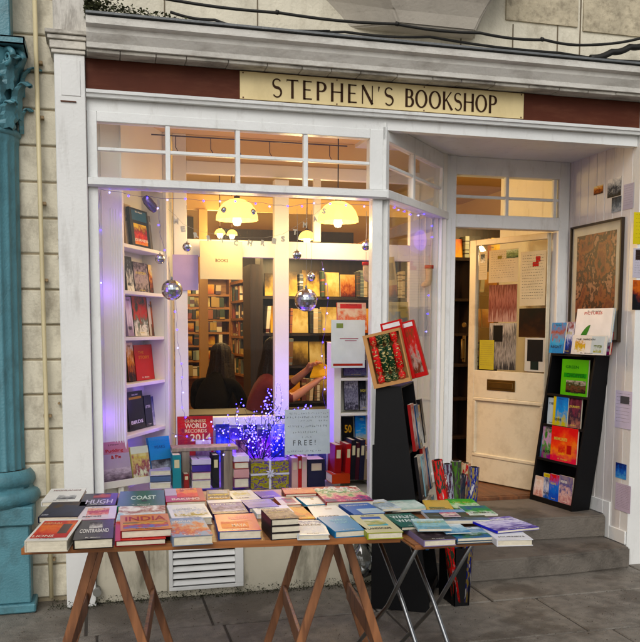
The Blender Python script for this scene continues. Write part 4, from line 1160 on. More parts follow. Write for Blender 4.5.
lights('violet fairy lights tucked behind the boxed crackers', [(404, 330, .45), (405, 350, .4), (408, 370, .4), (404, 392, .4)], 6, [((404, 360, .3), .2)])

# lit twig tree in a pot
TY = .38
base = at(260, 462, TY); base.z = .57
e = empty('twig_tree', 'black twig tree covered in violet lights in the window', 'light tree', loc=base)
rg = random.Random(21)
b = MB(); tips = []
def twig(p, d, L, r, lv):
    n = 4; pts = [p]; q = p.copy(); dd = d.copy()
    for i in range(n):
        dd = (dd + Vector((rg.uniform(-1, 1), rg.uniform(-.6, .6), rg.uniform(-.4, .6))) * .22).normalized()
        q = q + dd * L / n; pts.append(q.copy())
        if lv > 0: tips.append(q.copy())
    b.tube([x - base for x in pts], [r * (1 - .5 * i / n) for i in range(n + 1)], 5)
    if lv < 2:
        for k in range(3 if lv == 0 else 2):
            f = rg.choice(pts[1:]); a = rg.uniform(-1.2, 1.2)
            nd = (dd + Vector((sin(a) * 1.0, rg.uniform(-.5, .4), rg.uniform(-.1, .6)))).normalized()
            twig(f, nd, L * .62, r * .6, lv + 1)
top = base + Vector((0, 0, .14))
for k in range(12):
    a = -.85 + 2.0 * k / 11
    twig(top, Vector((sin(a), rg.uniform(-.3, .3), cos(a) * 1.0)).normalized(), .21 + .07 * cos(a) + rg.uniform(-.03, .04), .0036, 0)
b.tube([(0, 0, -.0), (0, 0, .15)], [.012, .009], 8)
b.build('twigs', ink('#1c1450', .6), e)
b2 = MB(); b2.lathe([(.0, 0), (.05, 0), (.06, .06), (.058, .062), (.0, .055)], (0, 0, 0), 20); b2.build('pot', ink('#2a2430', .5), e)
rg.shuffle(tips)
for i, t in enumerate(tips[:98]):
    o = bpy.data.objects.new('bulb', ledd_me if i % 3 else ledw_me); COL.objects.link(o); o.parent = e; o.location = t - base + Vector((rg.uniform(-1, 1), rg.uniform(-1, 0), rg.uniform(-1, 1))) * .003; o.scale = (1.25, 1.25, 1.25)
b = MB()
for t in tips[98:330]: b.lathe([(.0002, -.0035), (.0025, -.0022), (.0034, 0), (.0025, .0022), (.0002, .0035)], t - base + Vector((rg.uniform(-1, 1), rg.uniform(-1, 0), rg.uniform(-1, 1))) * .006, 6)
b.build('small_bulbs', LEDD, e)['kind'] = 'stuff'
for (dx, dz, en) in ((-.08, .22, .5), (.1, .28, .6), (.02, .12, .5)):
    l = bpy.data.lights.new('led_glow', 'POINT'); l.energy = en * LAMP * 5; l.color = (.06, .01, 1); l.shadow_soft_size = .08
    lo = bpy.data.objects.new('led_glow', l); COL.objects.link(lo); lo.parent = e; lo.location = (dx * 1.4, .22, dz)

# ---- window display objects
def upright(label, x0, x1, y1, y0, Y, mat, sp, tilt=.12, t=.02, name='book', group='books in the window display', yaw=0, **kw):
    """face-out book: px x0..x1, top y1, bottom y0 at depth Y"""
    a = at(x0, y0, Y); c = at(x1, y1, Y)
    xd = Vector((cos(yaw), sin(yaw), 0)); nn = Vector((sin(yaw), -cos(yaw), 0))
    return book(label, a, xd, Vector((0, 0, 1)) - nn * tilt, (c.x - a.x) / cos(yaw), c.z - a.z, t, mat, sp, group=group, name=name, **kw)
def spine(label, x0, x1, y1, y0, Y, col, lean=0, dep=.16, group='books in the window display'):
    a = at(x0, y0, Y); c = at(x1, y1, Y); w = c.x - a.x; h = c.z - a.z
    e = empty('book', label, 'book', group, a)
    b = MB(); b.obox((0, 0, 0), (w, 0, 0), (0, .003, 0), (lean * h, 0, h)); b.obox((0, .003, 0), (.003, 0, 0), (0, dep, 0), (lean * h, 0, h)); b.obox((w - .003, .003, 0), (.003, 0, 0), (0, dep, 0), (lean * h, 0, h)); b.build('cover', ink(col, .4), e, bevel=.001)
    b = MB(); b.obox((.0035, .0035, .003), (w - .007, 0, 0), (0, dep - .008, 0), (lean * h, 0, h - .006)); b.build('pages', pagesmat(), e)
    b = MB(); b.obox((lean * h * .72 + w * .2, -.0008, h * .62), (w * .6, 0, 0), (0, .0008, 0), (lean * h * .2, 0, h * .24)); b.build('label_strip', ink('#d8cdb0'), e)
yw = radians(25)
# sloping ledge with three books
la, lb = at(103, 486, .055), at(176, 468, .34)
b = MB(); dL = lb - la; dL.z = 0
la.z = max(.60, la.z)
b.obox(la - Vector((0, 0, .02)), dL, Vector((-dL.y, dL.x, 0)).normalized() * .1, (0, 0, .018)); b.obox(la - Vector((0, 0, .02)), dL, Vector((dL.y, -dL.x, 0)).normalized() * .008, (0, 0, .04))
q = la + dL * .2; b.box(q.x, q.x + .03, q.y + .02, q.y + .07, .57, la.z - .021); q = la + dL * .8; b.box(q.x, q.x + .03, q.y + .02, q.y + .07, .57, la.z - .021)
thing1(b, 'book_ledge', INWHITE, 'narrow white display ledge holding three face-out books', 'ledge')
ld = dL.normalized(); ln = Vector((ld.y, -ld.x, 0))
def ledgebook(label, f0, f1, h, mat, sp, off, **kw):
    o = la + dL * f0 + ln * (-.03 + off); o.z = la.z + .001
    return book(label, o, ld, Vector((0, 0, 1)) - ln * .2, dL.length * (f1 - f0), h, .022, mat, sp, group='books on the sloping ledge', **kw)
ledgebook('pink and grey hardback with red lettering on the white ledge', .02, .40, .245, '#a89aa8', '#a01c30', 0, pics=[(0, 0, 1, .35, art(['#4a3c44', '#8a7c86', '#b8aab2'], 4, 3)), (0, .7, 1, 1, '#b88a94')], texts=[('Pudding', .2, .72, .6, .1, '#b02030'), ('& Pie', .35, .58, .35, .09, '#b02030')])
ledgebook('pale yellow illustrated book in the middle of white ledge', .42, .66, .20, art(['#d8d4a0', '#c9b88a', '#8a4a5c', '#d8dcc0'], 4, 2), '#c9c48a', .0, pics=[(0, .78, 1, 1, '#c9cfb8')])
ledgebook('blue book with white mountain at the right of the ledge', .68, .98, .245, '#3c8ac0', '#2c6a9c', .0, pics=[(0, .0, 1, .42, art(['#3c3a44', '#8a8a94', '#d4dae4'], 3, 6))], texts=[('PEAKS', .25, .7, .5, .08, '#2a5a8a')])
# annual with 2014
upright('large red and pink record annual with cream lettering standing in window', 178, 213, 416, 456, .62, art(['#a01838', '#c02848', '#8a2848', '#b8324c'], 3, 2), '#7a1430', pics=[], texts=[('GUINNESS', .2, .84, .6, .08, '#e0c8a0'), ('WORLD', .2, .69, .62, .13, '#f0dcb8'), ('RECORDS', .2, .58, .62, .09, '#e8ccA8'), ('2014', .35, .36, .58, .19, '#f0dcb8')])
# plank stand
e = empty('plank_stand', 'low wooden plank riser with books on and under it', 'stand', loc=at(172, 490, .3))
pl0, pl1 = at(172, 452, .3), at(238, 446, .3); O_ = e.location
WS = wood('grey_plank', '#9a8878', '#6c5c50')
def loc(b, name, mat): return b.build(name, mat, e, bevel=.002, loc=None)
b = MB(); b.box(pl0.x - O_.x, pl1.x - O_.x, 0, .16, pl0.z - O_.z, pl0.z - O_.z + .022); loc(b, 'plank', WS)
for (xa, xb) in ((182, 190), (224, 233)):
    a_, c_ = at(xa, 470, .3), at(xb, 470, .3); b = MB(); b.box(a_.x - O_.x, c_.x - O_.x, .01, .15, .571 - O_.z, pl0.z - O_.z - .001); loc(b, 'support', WS)
spine('teal spined book at the left end of the plank riser', 173, 181, 455, 489, .2, '#4a8a94', .0)
spine('short dark red book standing under the plank riser', 184, 189, 474, 489, .22, '#8a1c20')
spine('black spined book upright between the plank supports', 213, 219, 455, 488, .24, '#15131c')
def lying(label, x0, x1, ytop, ybot, Y, col, group='books stacked in the window display', dep=.16, name='book'):
    a = at(x0, ybot, Y); c = at(x1, ytop, Y)
    if int(x0 + ytop) % 4: return book(label, (c.x, Y, a.z), (0, 1, 0), (-1, 0, 0), dep, c.x - a.x, max(.008, c.z - a.z), col, col, group=group)
    return book(label, (a.x, Y, a.z), (1, 0, 0), (0, 1, 0), c.x - a.x, dep, max(.008, c.z - a.z), col, col, group=group)
for k, (yt, yb_, col, nm) in enumerate(((459, 465, '#c9c0dc', 'pale lilac'), (465, 472, '#4a3c8a', 'violet'), (472, 480, '#b88aa4', 'dusty pink'), (480, 489, '#d0c8d8', 'off white'))):
    lying('%s book lying in the small stack under the plank riser' % nm, 192, 211, yt, yb_, .24, col)
for k, (yt, yb_, col, nm) in enumerate(((456, 462, '#d8d0e0', 'white'), (462, 469, '#a04a44', 'rust red'), (469, 478, '#c9a0a0', 'pale pink'), (478, 488, '#7a4468', 'plum'))):
    lying('%s book in the stack beside the gift box' % nm, 234, 249, yt, yb_, .26, col)
for k, (yt, yb_, col, nm) in enumerate(((470, 476, '#b8b4d8', 'pale blue'), (476, 482, '#5c6a8a', 'slate'), (482, 489, '#d8d4dc', 'white'))):
    lying('%s book in the low stack under the sloping ledge' % nm, 150, 171, yt, yb_, .2, col, dep=.12)
# crowded covers standing behind the twig tree and the plank
for (x0, x1, y1, cols, nm) in ((216, 229, 424, ['#1c2470', '#3c48a8', '#8a9ad0'], 'blue'), (230, 243, 428, ['#3c2c7a', '#7a6ab0', '#c8b8d8'], 'violet'), (244, 257, 425, ['#1c1840', '#4a2c6a', '#a06aa8'], 'dark purple'), (258, 270, 429, ['#241c5c', '#8a4a7a', '#d8a0b8'], 'plum'), (271, 284, 424, ['#141440', '#2c3c8a', '#b0b8e0'], 'midnight blue')):
    upright('%s book standing against the screen behind the twig tree' % nm, x0, x1, y1, 462, .64, art(cols, 3.5, x0 % 7), cols[0], tilt=.06)
for (x0, x1, y1, cols, nm) in ((196, 211, 440, ['#5c2c5a', '#b088b8', '#e0d0e0'], 'mauve'), (236, 248, 440, ['#8a3c4a', '#d0a0a8', '#5a2c50'], 'rose'), (292, 306, 440, ['#8a6a5c', '#c8a898', '#5c3c48'], 'buff'), (308, 326, 440, ['#20204a', '#44447a', '#8a8ab8'], 'indigo')):
    upright('%s covered book standing at the back of the window display' % nm, x0, x1, y1, 480, .5, art(cols, 3.5, x0 % 5), cols[0], tilt=.08)
# gift box
g0, g1 = at(251, 489, .3), at(289, 460, .3)
e = empty('gift_box', 'gold and purple spotted gift box tied with white bow', 'box', loc=(g0.x, .3, .572))
b = MB(); b.box(0, g1.x - g0.x, 0, .14, 0, g1.z - .572); b.build('box', art(['#8a8440', '#a8a05c', '#5c4a7a', '#98904c'], 7, 3, hard=1, detail=1), e, bevel=.003)
gw, gh = g1.x - g0.x, g1.z - .572
b = MB(); b.box(gw * .47, gw * .53, -.002, .142, -.0, gh + .002); b.box(-.002, gw + .002, -.0025, .1425, gh * .5, gh * .5 + .012)
for k in range(8):
    a = k * pi / 4; b.tube([(gw * .5, -.006, gh * .55), (gw * .5 + .02 * cos(a), -.018, gh * .55 + .02 * sin(a)), (gw * .5 + .034 * cos(a + .2), -.008, gh * .55 + .034 * sin(a + .2))], [.004, .007, .002], 6)
b.build('ribbon', ink('#c9c8d4', .3), e)
spine('cream spined book right of the gift box', 292, 298, 458, 489, .3, '#c9a8a0'); spine('red spined book right of the gift box', 298, 302, 456, 489, .3, '#a82828'); spine('pale pink spined book next to the navy binder', 302, 307, 457, 489, .3, '#d8b8b0')
spine('thick navy book below the handwritten notice', 308, 325, 459, 489, .3, '#1a1c40', dep=.18)
# handwritten notice
n0, n1 = at(285, 455, .12), at(330, 409, .12)
e = paper('handwritten_notice', 'white handwritten notice propped beside the lit twig tree', (n0.x, .12, n0.z), (1, 0, 0), (0, .04, 1), n1.x - n0.x, n1.z - n0.z, '#c4cbd4', 'notice')
rg = random.Random(5)
def scribble(parent, w, h, rows, col='#22242c', z=.0022):
    b = MB()
    for (v, u0, u1, hh, bold) in rows:
        x = u0 * w
        while x < u1 * w:
            l = rg.uniform(.02, .045) * w
            for k in range(3):
                a = (x + rg.uniform(0, l), v * h + rg.uniform(0, hh) * h, z); c = (x + rg.uniform(0, l), v * h + rg.uniform(0, hh) * h, z)
                b.bar(a, c, .0012 * bold, .0002, up=(0, 0, 1))
            x += l + rg.uniform(.006, .03) * w
    b.build('writing', ink(col), parent)
W_, H_ = n1.x - n0.x, n1.z - n0.z
scribble(e, W_, H_, [(.89, .1, .95, .045, 1), (.8, .05, .97, .05, 1.2), (.73, .3, .6, .04, 1), (.73, .75, .95, .03, 1.2), (.6, .06, .95, .055, 1.2), (.47, .18, .7, .05, 1), (.36, .38, .6, .04, 1), (.05, .05, .8, .045, 1.1)])
text('F R E E !', e, (W_ * .18, H_ * .2, .002), W_ * .5, H_ * .12, '#22242c', bold=-.002)
# white bookcase at the right of the display
RY = .32
q = lambda px, py=400: at(px, py, RY)
rx0, rx1 = q(341).x, q(370).x
e = empty('display_bookcase', 'narrow white bookcase behind the corner post', 'bookcase', loc=(rx0, RY, .57))
def rb(name, x0, x1, y0, y1, z0, z1): b = MB(); b.box(x0 - rx0, x1 - rx0, y0 - RY, y1 - RY, z0 - .57, z1 - .57); b.build(name, INWHITE, e, bevel=.002)
rt = q(355, 345).z
rb('side', q(334).x, rx0, RY, RY + .18, .57, rt); rb('side', rx1, rx1 + .02, RY, RY + .18, .57, rt); rb('back', rx0, rx1, RY + .16, RY + .18, .57, rt)
rz = [q(355, py).z for py in (378, 413)] + [.62]
for z in rz: rb('shelf', rx0, rx1, RY, RY + .16, z - .018, z)
rb('top', q(334).x, rx1 + .02, RY, RY + .18, rt, rt + .015)
upright('grey typographic book on upper shelf of the narrow white bookcase', 344, 358, 381, 410, RY + .08, art(['#3c3848', '#8a8698', '#5c586a', '#b0acb8'], 9, 3), '#3c3c48')
upright('black and silver book on the upper shelf beside the grey one', 359, 368, 380, 410, RY + .09, art(['#15151c', '#2c2c38', '#9a9aa8'], 6, 2), '#15151c')
upright('black cookbook with a gold 50 on narrow white bookcase', 342, 353, 417, 446, RY + .08, '#100f12', '#100f12', texts=[('50', .2, .45, .65, .28, '#d8a820')])
upright('blue and orange travel book beside the black cookbook', 355, 367, 415, 446, RY + .09, art(['#2c6ac0', '#5ca0d8', '#e0d0a0', '#c06a3c'], 2, 4, stretch=(.3, 1.6, 1)), '#2c6ac0')
upright('dark blue patterned book on the top shelf behind the poster', 343, 368, 360, 376, RY + .1, art(['#1c1c40', '#3c3c6a', '#6a6a8a'], 12, 4), '#1c1c40')
for k, (x0, x1, y1, col, nm) in enumerate(((334, 341, 445, '#8a1c28', 'crimson'), (345, 350, 444, '#a83830', 'brick red'), (350, 355, 440, '#1c1a20', 'black'), (355, 359, 443, '#4a1c2c', 'maroon'), (359, 364, 440, '#2c2c40', 'ink blue'), (364, 369, 446, '#8a7a6a', 'tan'))):
    spine('%s spined book in the front row at the window corner' % nm, x0, x1, y1, 480, .16, col, .04)
lying('orange brown book lying in the window corner', 332, 350, 474, 484, .12, '#b0562c'); 
# posters at right
upright('pink and red book standing behind the white certificate', 337, 366, 303, 330, .36, art(['#e8b8a8', '#e8d0b8', '#e07a50', '#f0e0d0'], 3, 2), '#c05a48', pics=[(.1, .78, .85, .95, '#c83c34')])
c0, c1 = at(331, 368, .22), at(365, 320, .22)
e = paper('certificate_card', 'white card with small emblem and red border strip in the window', (c0.x, .22, c0.z), (1, 0, 0), (0, 0, 1), c1.x - c0.x, c1.z - c0.z, '#d4d8da', 'card', pics=[(.06, .04, .94, .09, '#a84a3c'), (.15, .83, .35, .93, '#8a9a6a'), (.25, .6, .8, .62, '#a86a7a'), (.4, .56, .75, .575, '#a86a7a')], lines=0)
upright('cream book with a red letter A and grey shark-like shape', 381, 411, 302, 350, .42, '#d8c090', '#b09a6a', yaw=radians(8), texts=[('A', .08, .42, .2, .28, '#c8482c')], pics=[(.3, .3, .95, .8, art(['#d8c090', '#8a8a80', '#b8a888'], 2, 3, hard=1, detail=1)), (.3, .86, .92, .93, '#b09a6a')])
# bookshelf seen through side window with big cream books
for k, (x0, y0, x1, y1, nm) in enumerate(((388, 286, 398, 258, 'tilted cream photo card'),)):
    c0 = at(x0, y0, .72); c1 = at(x1, y1, .72)
    paper('picture_card', 'tilted cream picture card behind the side window', (c0.x, .72, c0.z), (1, 0, .15), (-.15, 0, 1), c1.x - c0.x, c1.z - c0.z, '#cdb98a', 'card', pics=[(.2, .2, .8, .8, '#8a7a50')])
# ================================================================== PAVEMENT TABLES
ZT = .80
TU = Vector((1.404, -.16, 0)).normalized(); TV = Vector((-TU.y, TU.x, 0))
TO = Vector((-.283, -1.79, 0)); TW, TD = 1.415, 1.02
def tp(u, v, z=0): return TO + TU * u + TV * v + Vector((0, 0, z))
e = empty('trestle_table_top', 'long pine board laid on two trestles and covered in books', 'table', loc=TO + Vector((0, 0, ZT)), xd=TU, yd=TV)
e.name = 'table_board'
b = MB(); b.box(0, TW, 0, TD, -.022, 0); b.build('board', TABLEWOOD, e, bevel=.003)
b = MB(); b.box(.0, TW, -.004, -.0002, -.024, .0015); b.build('edge_lipping', wood('lipping', '#a5652f', '#7a4820', .4, (4, 50, 50)), e, bevel=.001)
def trestle(label, uc, hs_top, spread, vF, vR):
    """A-frames facing the street, joined by rails running back to the wall"""
    e = empty('trestle', label, 'trestle', 'pine trestles under the table board', tp(uc, vF), TU, TV)
    zt = ZT - .026; L = vR - vF
    def leg(sgn, y, zlo=.0):
        b = MB(); p = Vector((sgn * .018, y, zt)); q = Vector((sgn * spread, y, 0)); d = q - p
        n = Vector((d.z, 0, -d.x)).normalized() * .036
        b.obox(q - n / 2 + Vector((0, -.011, 0)), n, (0, .024, 0), p - q)
        b.build('leg', LEGWOOD, e, bevel=.002)
    for y in (0, L):
        leg(-1, y); leg(1, y + .025)
    b = MB(); b.box(-.03, .03, -.02, L + .05, zt + .0005, zt + .0035); b.box(-.045, -.03, .014, L - .013, zt - .075, zt - .005); b.box(.03, .045, .04, L + .012, zt - .075, zt - .005); b.build('top_rail', LEGWOOD, e)
    for s in (-1, 1):
        zr = .30; x = s * (.018 + (spread - .018) * (zt - zr) / zt)
        b = MB(); b.obox((x - s * .005 - (.008), .014 if s < 0 else .039, zr - .045), (.016, 0, 0), (0, L - .03, 0), (s * -.0, 0, .09)); b.build('side_rail', LEGWOOD, e, bevel=.002)
    b = MB(); b.tube([(0, -.013, zt - .012), (0, -.016, zt - .012)], .012, 10); b.build('hinge', METAL, e)
    return e
trestle('left pine trestle under the book table', .262, 0, .25, .22, .92)
trestle('right pine trestle under the book table', 1.215, 0, .26, .22, .92)

# books on the long table: px corners of the top face FL, FR, BL
def tb(label, FL, FR, BL, t, cov, sp, z=None, dmax=.4, **kw):
    """flat book: t thickness; z base height"""
    z0 = (ZT + .0015) if z is None else z
    zt = z0 + t
    a, c, d = atz(*FL, zt), atz(*FR, zt), atz(*BL, zt)
    x = (c - a).normalized(); y0_ = Vector((-x.y, x.x, 0)); y = ((d - a).normalized() * .7 + y0_ * .3).normalized()
    if y.dot(y0_) < .82: y = y0_
    x = Vector((y.y, -y.x, 0)); w = (c - a).dot(x); dep = min(dmax, (d - a).dot(y))
    kw.setdefault('group', 'books laid out on the pavement tables')
    return book(label, (a.x, a.y, z0), x, y, w, dep, t, cov, sp, **kw)
WH = '#dcdcd6'
Z0 = ZT + .0015
tb('orange hardback with white border at the front left table corner', (24.5, 541), (66, 542), (36, 520), .042, '#dfdcd4', '#d0cabb', pics=[(.06, .1, .93, .93, art(['#b8401c', '#d86a30', '#e89048', '#c05024'], 2.5, 3)), (.62, .3, .85, .75, '#40201c')], texts=[('SAFARI', .1, .75, .45, .08, '#e0c0a0'), ('LIONS', .1, .14, .5, .1, '#f0dccc')])
tb('dark navy photo book in the second row at the left end', (38, 517), (76, 519), (43, 502.5), .026, art(['#1a2038', '#2c3450', '#283048', '#54402c'], 3, 5), '#1a2038', texts=[('LAND', .05, .08, .16, .08, '#c9ccd4')])
tb('white photo book with grey bird picture at the back left corner', (41, 502), (78.5, 502.5), (45, 489), .02, WH, '#c9c9c4', pics=[(.35, .15, .85, .5, art([WH, '#9a9c9c', '#4a4c50'], 3, 2))], texts=[('HIGHLANDS', .12, .78, .76, .1, '#8a6a6a')])
tb('brown black hardback with white script title at the table front', (73, 540), (113, 538), (78, 520.5), .036, '#2a2220', '#1c1614', pics=[(.35, .55, .7, .85, art(['#2a2220', '#8a8680', '#d8d4cc'], 3, 4))], texts=[('CONTRABAND', .12, .3, .76, .2, '#e0dcd4')])
tb('white and magenta book with a pink portrait behind the script one', (77, 520), (115, 519), (80, 507), .024, '#d8ccd0', '#a03060', pics=[(.2, .1, .8, .85, art(['#d8ccd0', '#e8a098', '#b04870', '#f0c8b0'], 2.5, 3))])
tb('plum hardback titled in white at the back left of table', (79, 506), (115, 505.5), (82, 494), .026, '#2c2440', '#1c1830', pics=[(.3, .6, .8, .98, art(['#2c2440', '#c07060', '#8a4a54'], 2, 4))], texts=[('HUGH', .15, .12, .75, .34, '#ccc4d8')])
tb('green hardback with white title COAST at the back of table', (117, 506.5), (165, 505.5), (118, 491.5), .028, '#1f6a4c', '#2a8a62', texts=[('COAST', .26, .38, .55, .26, '#cfe0d4')], pics=[(.5, .25, .62, .36, '#164a38')])
tb('pale blue coastal photo book between green and yellow ones', (116, 520), (165, 519), (118, 506.5), .03, art(['#a8c8d8', '#d8dcd4', '#a06a5c', '#e8e4dc'], 3, 7), '#d0d4d4')
tb('orange book with maroon pages lying under the INDIA book', (115, 541), (166, 539), (114, 519), .022, '#d85a28', '#7a1c30')
tb('yellow orange guide with red title INDIA on top of another', (120.5, 531), (172, 528.5), (120, 515.5), .03, '#d89830', '#7a1830', z=Z0 + .0225, pics=[(.05, .08, .95, .5, art(['#d89830', '#4a7ab8', '#b8442c', '#e0b048', '#7a6a4c'], 3, 3))], texts=[('INDIA', .1, .58, .82, .28, '#a02018')])
tb('red cookbook with a cake picture at the back of table', (166, 502), (206, 500.5), (164.5, 489), .024, '#a81c18', '#8a1410', pics=[(.0, .45, .3, 1, '#b0a8a4'), (.3, .3, .85, 1, art(['#c83020', '#e05838', '#f0a070', '#a01410'], 3, 5))], texts=[('BAKING', .15, .08, .7, .16, '#f0dcd0')])
tb('white book with faint coloured sketches in second table row', (172, 519), (213, 518), (163, 505.5), .03, WH, '#c9ccc9', pics=[(.1, .15, .95, .9, art([WH, WH, '#b0b8c8', '#e0dcd4', '#b0a050'], 6, 6))], texts=[('GARDEN', .2, .6, .4, .1, '#9aa0a8')])
tb('blue and orange patterned thick book at the front of table', (172.5, 537), (212, 533), (171, 518.5), .036, art(['#7a94b8', '#a8b8c8', '#d8a080', '#c06040', '#8aa0bc'], 4, 8), '#7a8494')
tb('small dark book with yellow flowers at the back of table', (207, 500), (231, 500), (204, 490), .016, '#2a2830', '#201c24', pics=[(.05, .05, .95, .55, art(['#c8a030', '#7a5a28', '#3c4a50', '#e0c870'], 5, 3)), (.1, .6, .9, .9, '#6a7c8c')])
tb('purple hardback with a mountain photo in middle of the table', (213, 514), (248.5, 512), (208, 500.5), .026, '#3c2a5c', '#2c1c4a', pics=[(.05, .15, .95, .75, art(['#7a6a9a', '#a8a0c0', '#4a3c6a', '#c8c0d4'], 3, 4)), (.0, .78, 1, 1, '#c8c8d4')])
tb('crimson and pink hardback with orange band at the table front', (218.5, 531.5), (261, 529), (217, 514.5), .034, '#c02848', '#2c4a8a', pics=[(.1, .55, .9, .95, '#c83c5c'), (.1, .15, .75, .5, art(['#e07850', '#f0a070', '#c84040'], 3, 3))], texts=[('ALLENDE', .3, .65, .5, .18, '#e88898'), ('MAYA', .35, .22, .35, .16, '#f0d0c0')])
tb('pile of pale yellow and white leaflets at the back of table', (235, 500.5), (260, 498), (230, 491), .012, '#d8d4c0', '#c9c4b0', soft=True, pics=[(.15, .4, .8, .9, art(['#e0dccc', '#d8c888', '#d0d0c8'], 3, 4))])
tb('white booklet in front of the pale yellow leaflets', (232, 506), (262, 503.5), (229, 500), .01, '#d4d8dc', '#c4c8cc', soft=True)
tb('lavender paperback between leaflets and purple hardback', (249, 508), (277, 504.5), (244.5, 500), .022, '#8a84b0', '#4c3c78', pics=[(.1, .35, .9, .9, '#9a94bc')])
tb('slim violet book with white dots at the back of table', (262, 498), (281, 496), (256, 491.5), .012, '#5a3c84', '#4a2c70')
tb('white hardback behind the stack of three identical books', (257, 514), (293, 511), (253, 506.5), .02, '#d8d8d4', '#c8ccd0')
for k in range(3):
    tb(['bottom', 'middle', 'top'][k] + ' copy in the stack of three identical dark illustrated hardbacks', ((271, 533.5), (271, 526.5), (271, 519.5))[k], ((299, 531), (299, 524), (298.5, 517))[k], ((264, 522), (264, 515.5), (264, 509))[k], .0265, art(['#3c2c2c', '#7a6a5c', '#a89a84', '#54404c', '#c8bca4'], 5, 5), '#2a2426', z=Z0 + .0268 * k)
tb('orange paperback on a small heap at the back of table', (285, 494), (316, 492), (284, 488), .014, art(['#c86a40', '#e0a080', '#b05030'], 3, 3), '#8a3c28', z=Z0 + .016)
tb('brown paperback at the bottom of the small back heap', (285, 497.5), (317, 495.5), (284, 491), .015, '#7a4434', '#5c2c20')
tb('cream book with a dark red picture near the back of table', (281.5, 505), (301, 503.5), (276, 497), .018, '#d4cbb8', '#a05828', pics=[(.3, .2, .85, .85, '#8a2c20'), (.42, .35, .72, .7, '#2c1414')])
tb('white book with cyan foot strip near the back of table', (306.5, 505), (328, 503), (298.5, 496.5), .016, WH, '#3c9cc0', pics=[(.5, .55, .62, .7, '#b09c70')])
tb('golden yellow paperback behind the white patterned book', (293, 519), (315, 518), (288, 507), .018, art(['#e0a030', '#e8b850', '#d88828', '#f0d080'], 2.5, 4), '#c08020')
tb('white hardback with faint blue pattern at the table front', (297.5, 535), (329, 533), (297, 520.5), .02, WH, '#c4c8cc', pics=[(.08, .1, .92, .95, art([WH, '#c8ccd4', WH, '#8a90a8'], 8, 3))])
tb('thick colourful atlas with a rainbow cover on the table', (326, 502), (372, 499), (316, 487), .03, art(['#3c2c6a', '#c8508a', '#d8c8b0', '#3c8a5c', '#e0e0d4', '#a02c3c'], 4, 3), '#8a1c28', texts=[('ATLAS', .2, .82, .6, .12, '#d8d4e0')])
tb('large plain white hardback behind the cyan book', (318, 520), (351, 516.5), (308, 506.5), .018, '#dcdcd8', '#c8ccd0', pics=[(.55, .7, .75, .8, '#c8b8b0')])
tb('cyan hardback with pale title at the front of table', (335, 531.5), (366, 528.5), (320, 517), .026, '#2c94c0', '#1c7ca8', texts=[('ISLANDS', .25, .65, .55, .12, '#a8dce8'), ('OF LIGHT', .3, .48, .45, .12, '#a8dce8')])
tb('blue photo book with white lower half on the table', (354, 514.5), (383, 511.5), (342, 504), .02, '#2c74b8', '#1c5c9c', pics=[(.3, .0, 1, .45, '#b8ccd8')])
tb('cream hardback with a turquoise seascape at the right front', (367.5, 533), (402, 530.5), (354, 515), .026, '#d8d4b4', '#a8b060', pics=[(.22, .35, .8, .85, art(['#3c9cc8', '#d8dcd0', '#a8a860', '#60b8d0'], 2, 4, stretch=(.4, 3, 1))), (.22, .72, .8, .85, '#2c6ab0')])
tb('small pale grey leaflet pile at the right end of table', (382, 509), (398, 506), (371, 500), .012, art(['#c8d4d8', '#8a9ca8', '#d8dcdc'], 3, 3), '#a8b4bc', soft=True)

# folding camp table ------------------------------------------------
Z2 = .755
e = empty('folding_table', 'small folding table with crossed steel tube legs', 'table', loc=(1.2, -1.93, 0))
O2 = Vector((1.2, -1.93, 0))
corn = [atz(414, 546, Z2), atz(531, 538, Z2), atz(508, 503, Z2), atz(399, 506, Z2)]
c0 = corn[0]; ux = (corn[1] - corn[0]).normalized(); uy = Vector((-ux.y, ux.x, 0)); W2 = (corn[1] - corn[0]).length; D2 = .62
def t2(u, v, z=0): return Vector((c0.x, c0.y, 0)) + ux * u + uy * v + Vector((0, 0, z)) - O2
b = MB(); b.obox(t2(0, 0, Z2 - .018), ux * W2, uy * D2, (0, 0, .018)); b.build('top', TABLEWOOD, e, bevel=.007, seg=2)
def pipe(name, pts, r=.0095):
    b = MB(); b.tube([p for p in pts], r, 10); return b.build(name, METAL, e)
# legs: frame from the front top to the back foot, and one from the back top to the front foot
for (u, nm) in ((.02, 'leg'), (.26, 'leg')):
    pipe(nm, [t2(u + .02, .06, Z2 - .02), t2(u, .35, .40), t2(u - .02, .80, .03), t2(u - .01, .84, .006)])
for (u, nm) in ((.07, 'leg'), (.21, 'leg')):
    pipe(nm, [t2(u - .07, .50, Z2 - .02), t2(u, .30, .43), t2(u + .05, -.02, .03), t2(u + .05, -.05, .006)])
pipe('crossbar', [t2(.00, .80, .03), t2(.24, .80, .03)], .008); pipe('crossbar', [t2(.12, -.02, .03), t2(.26, -.02, .03)], .008)

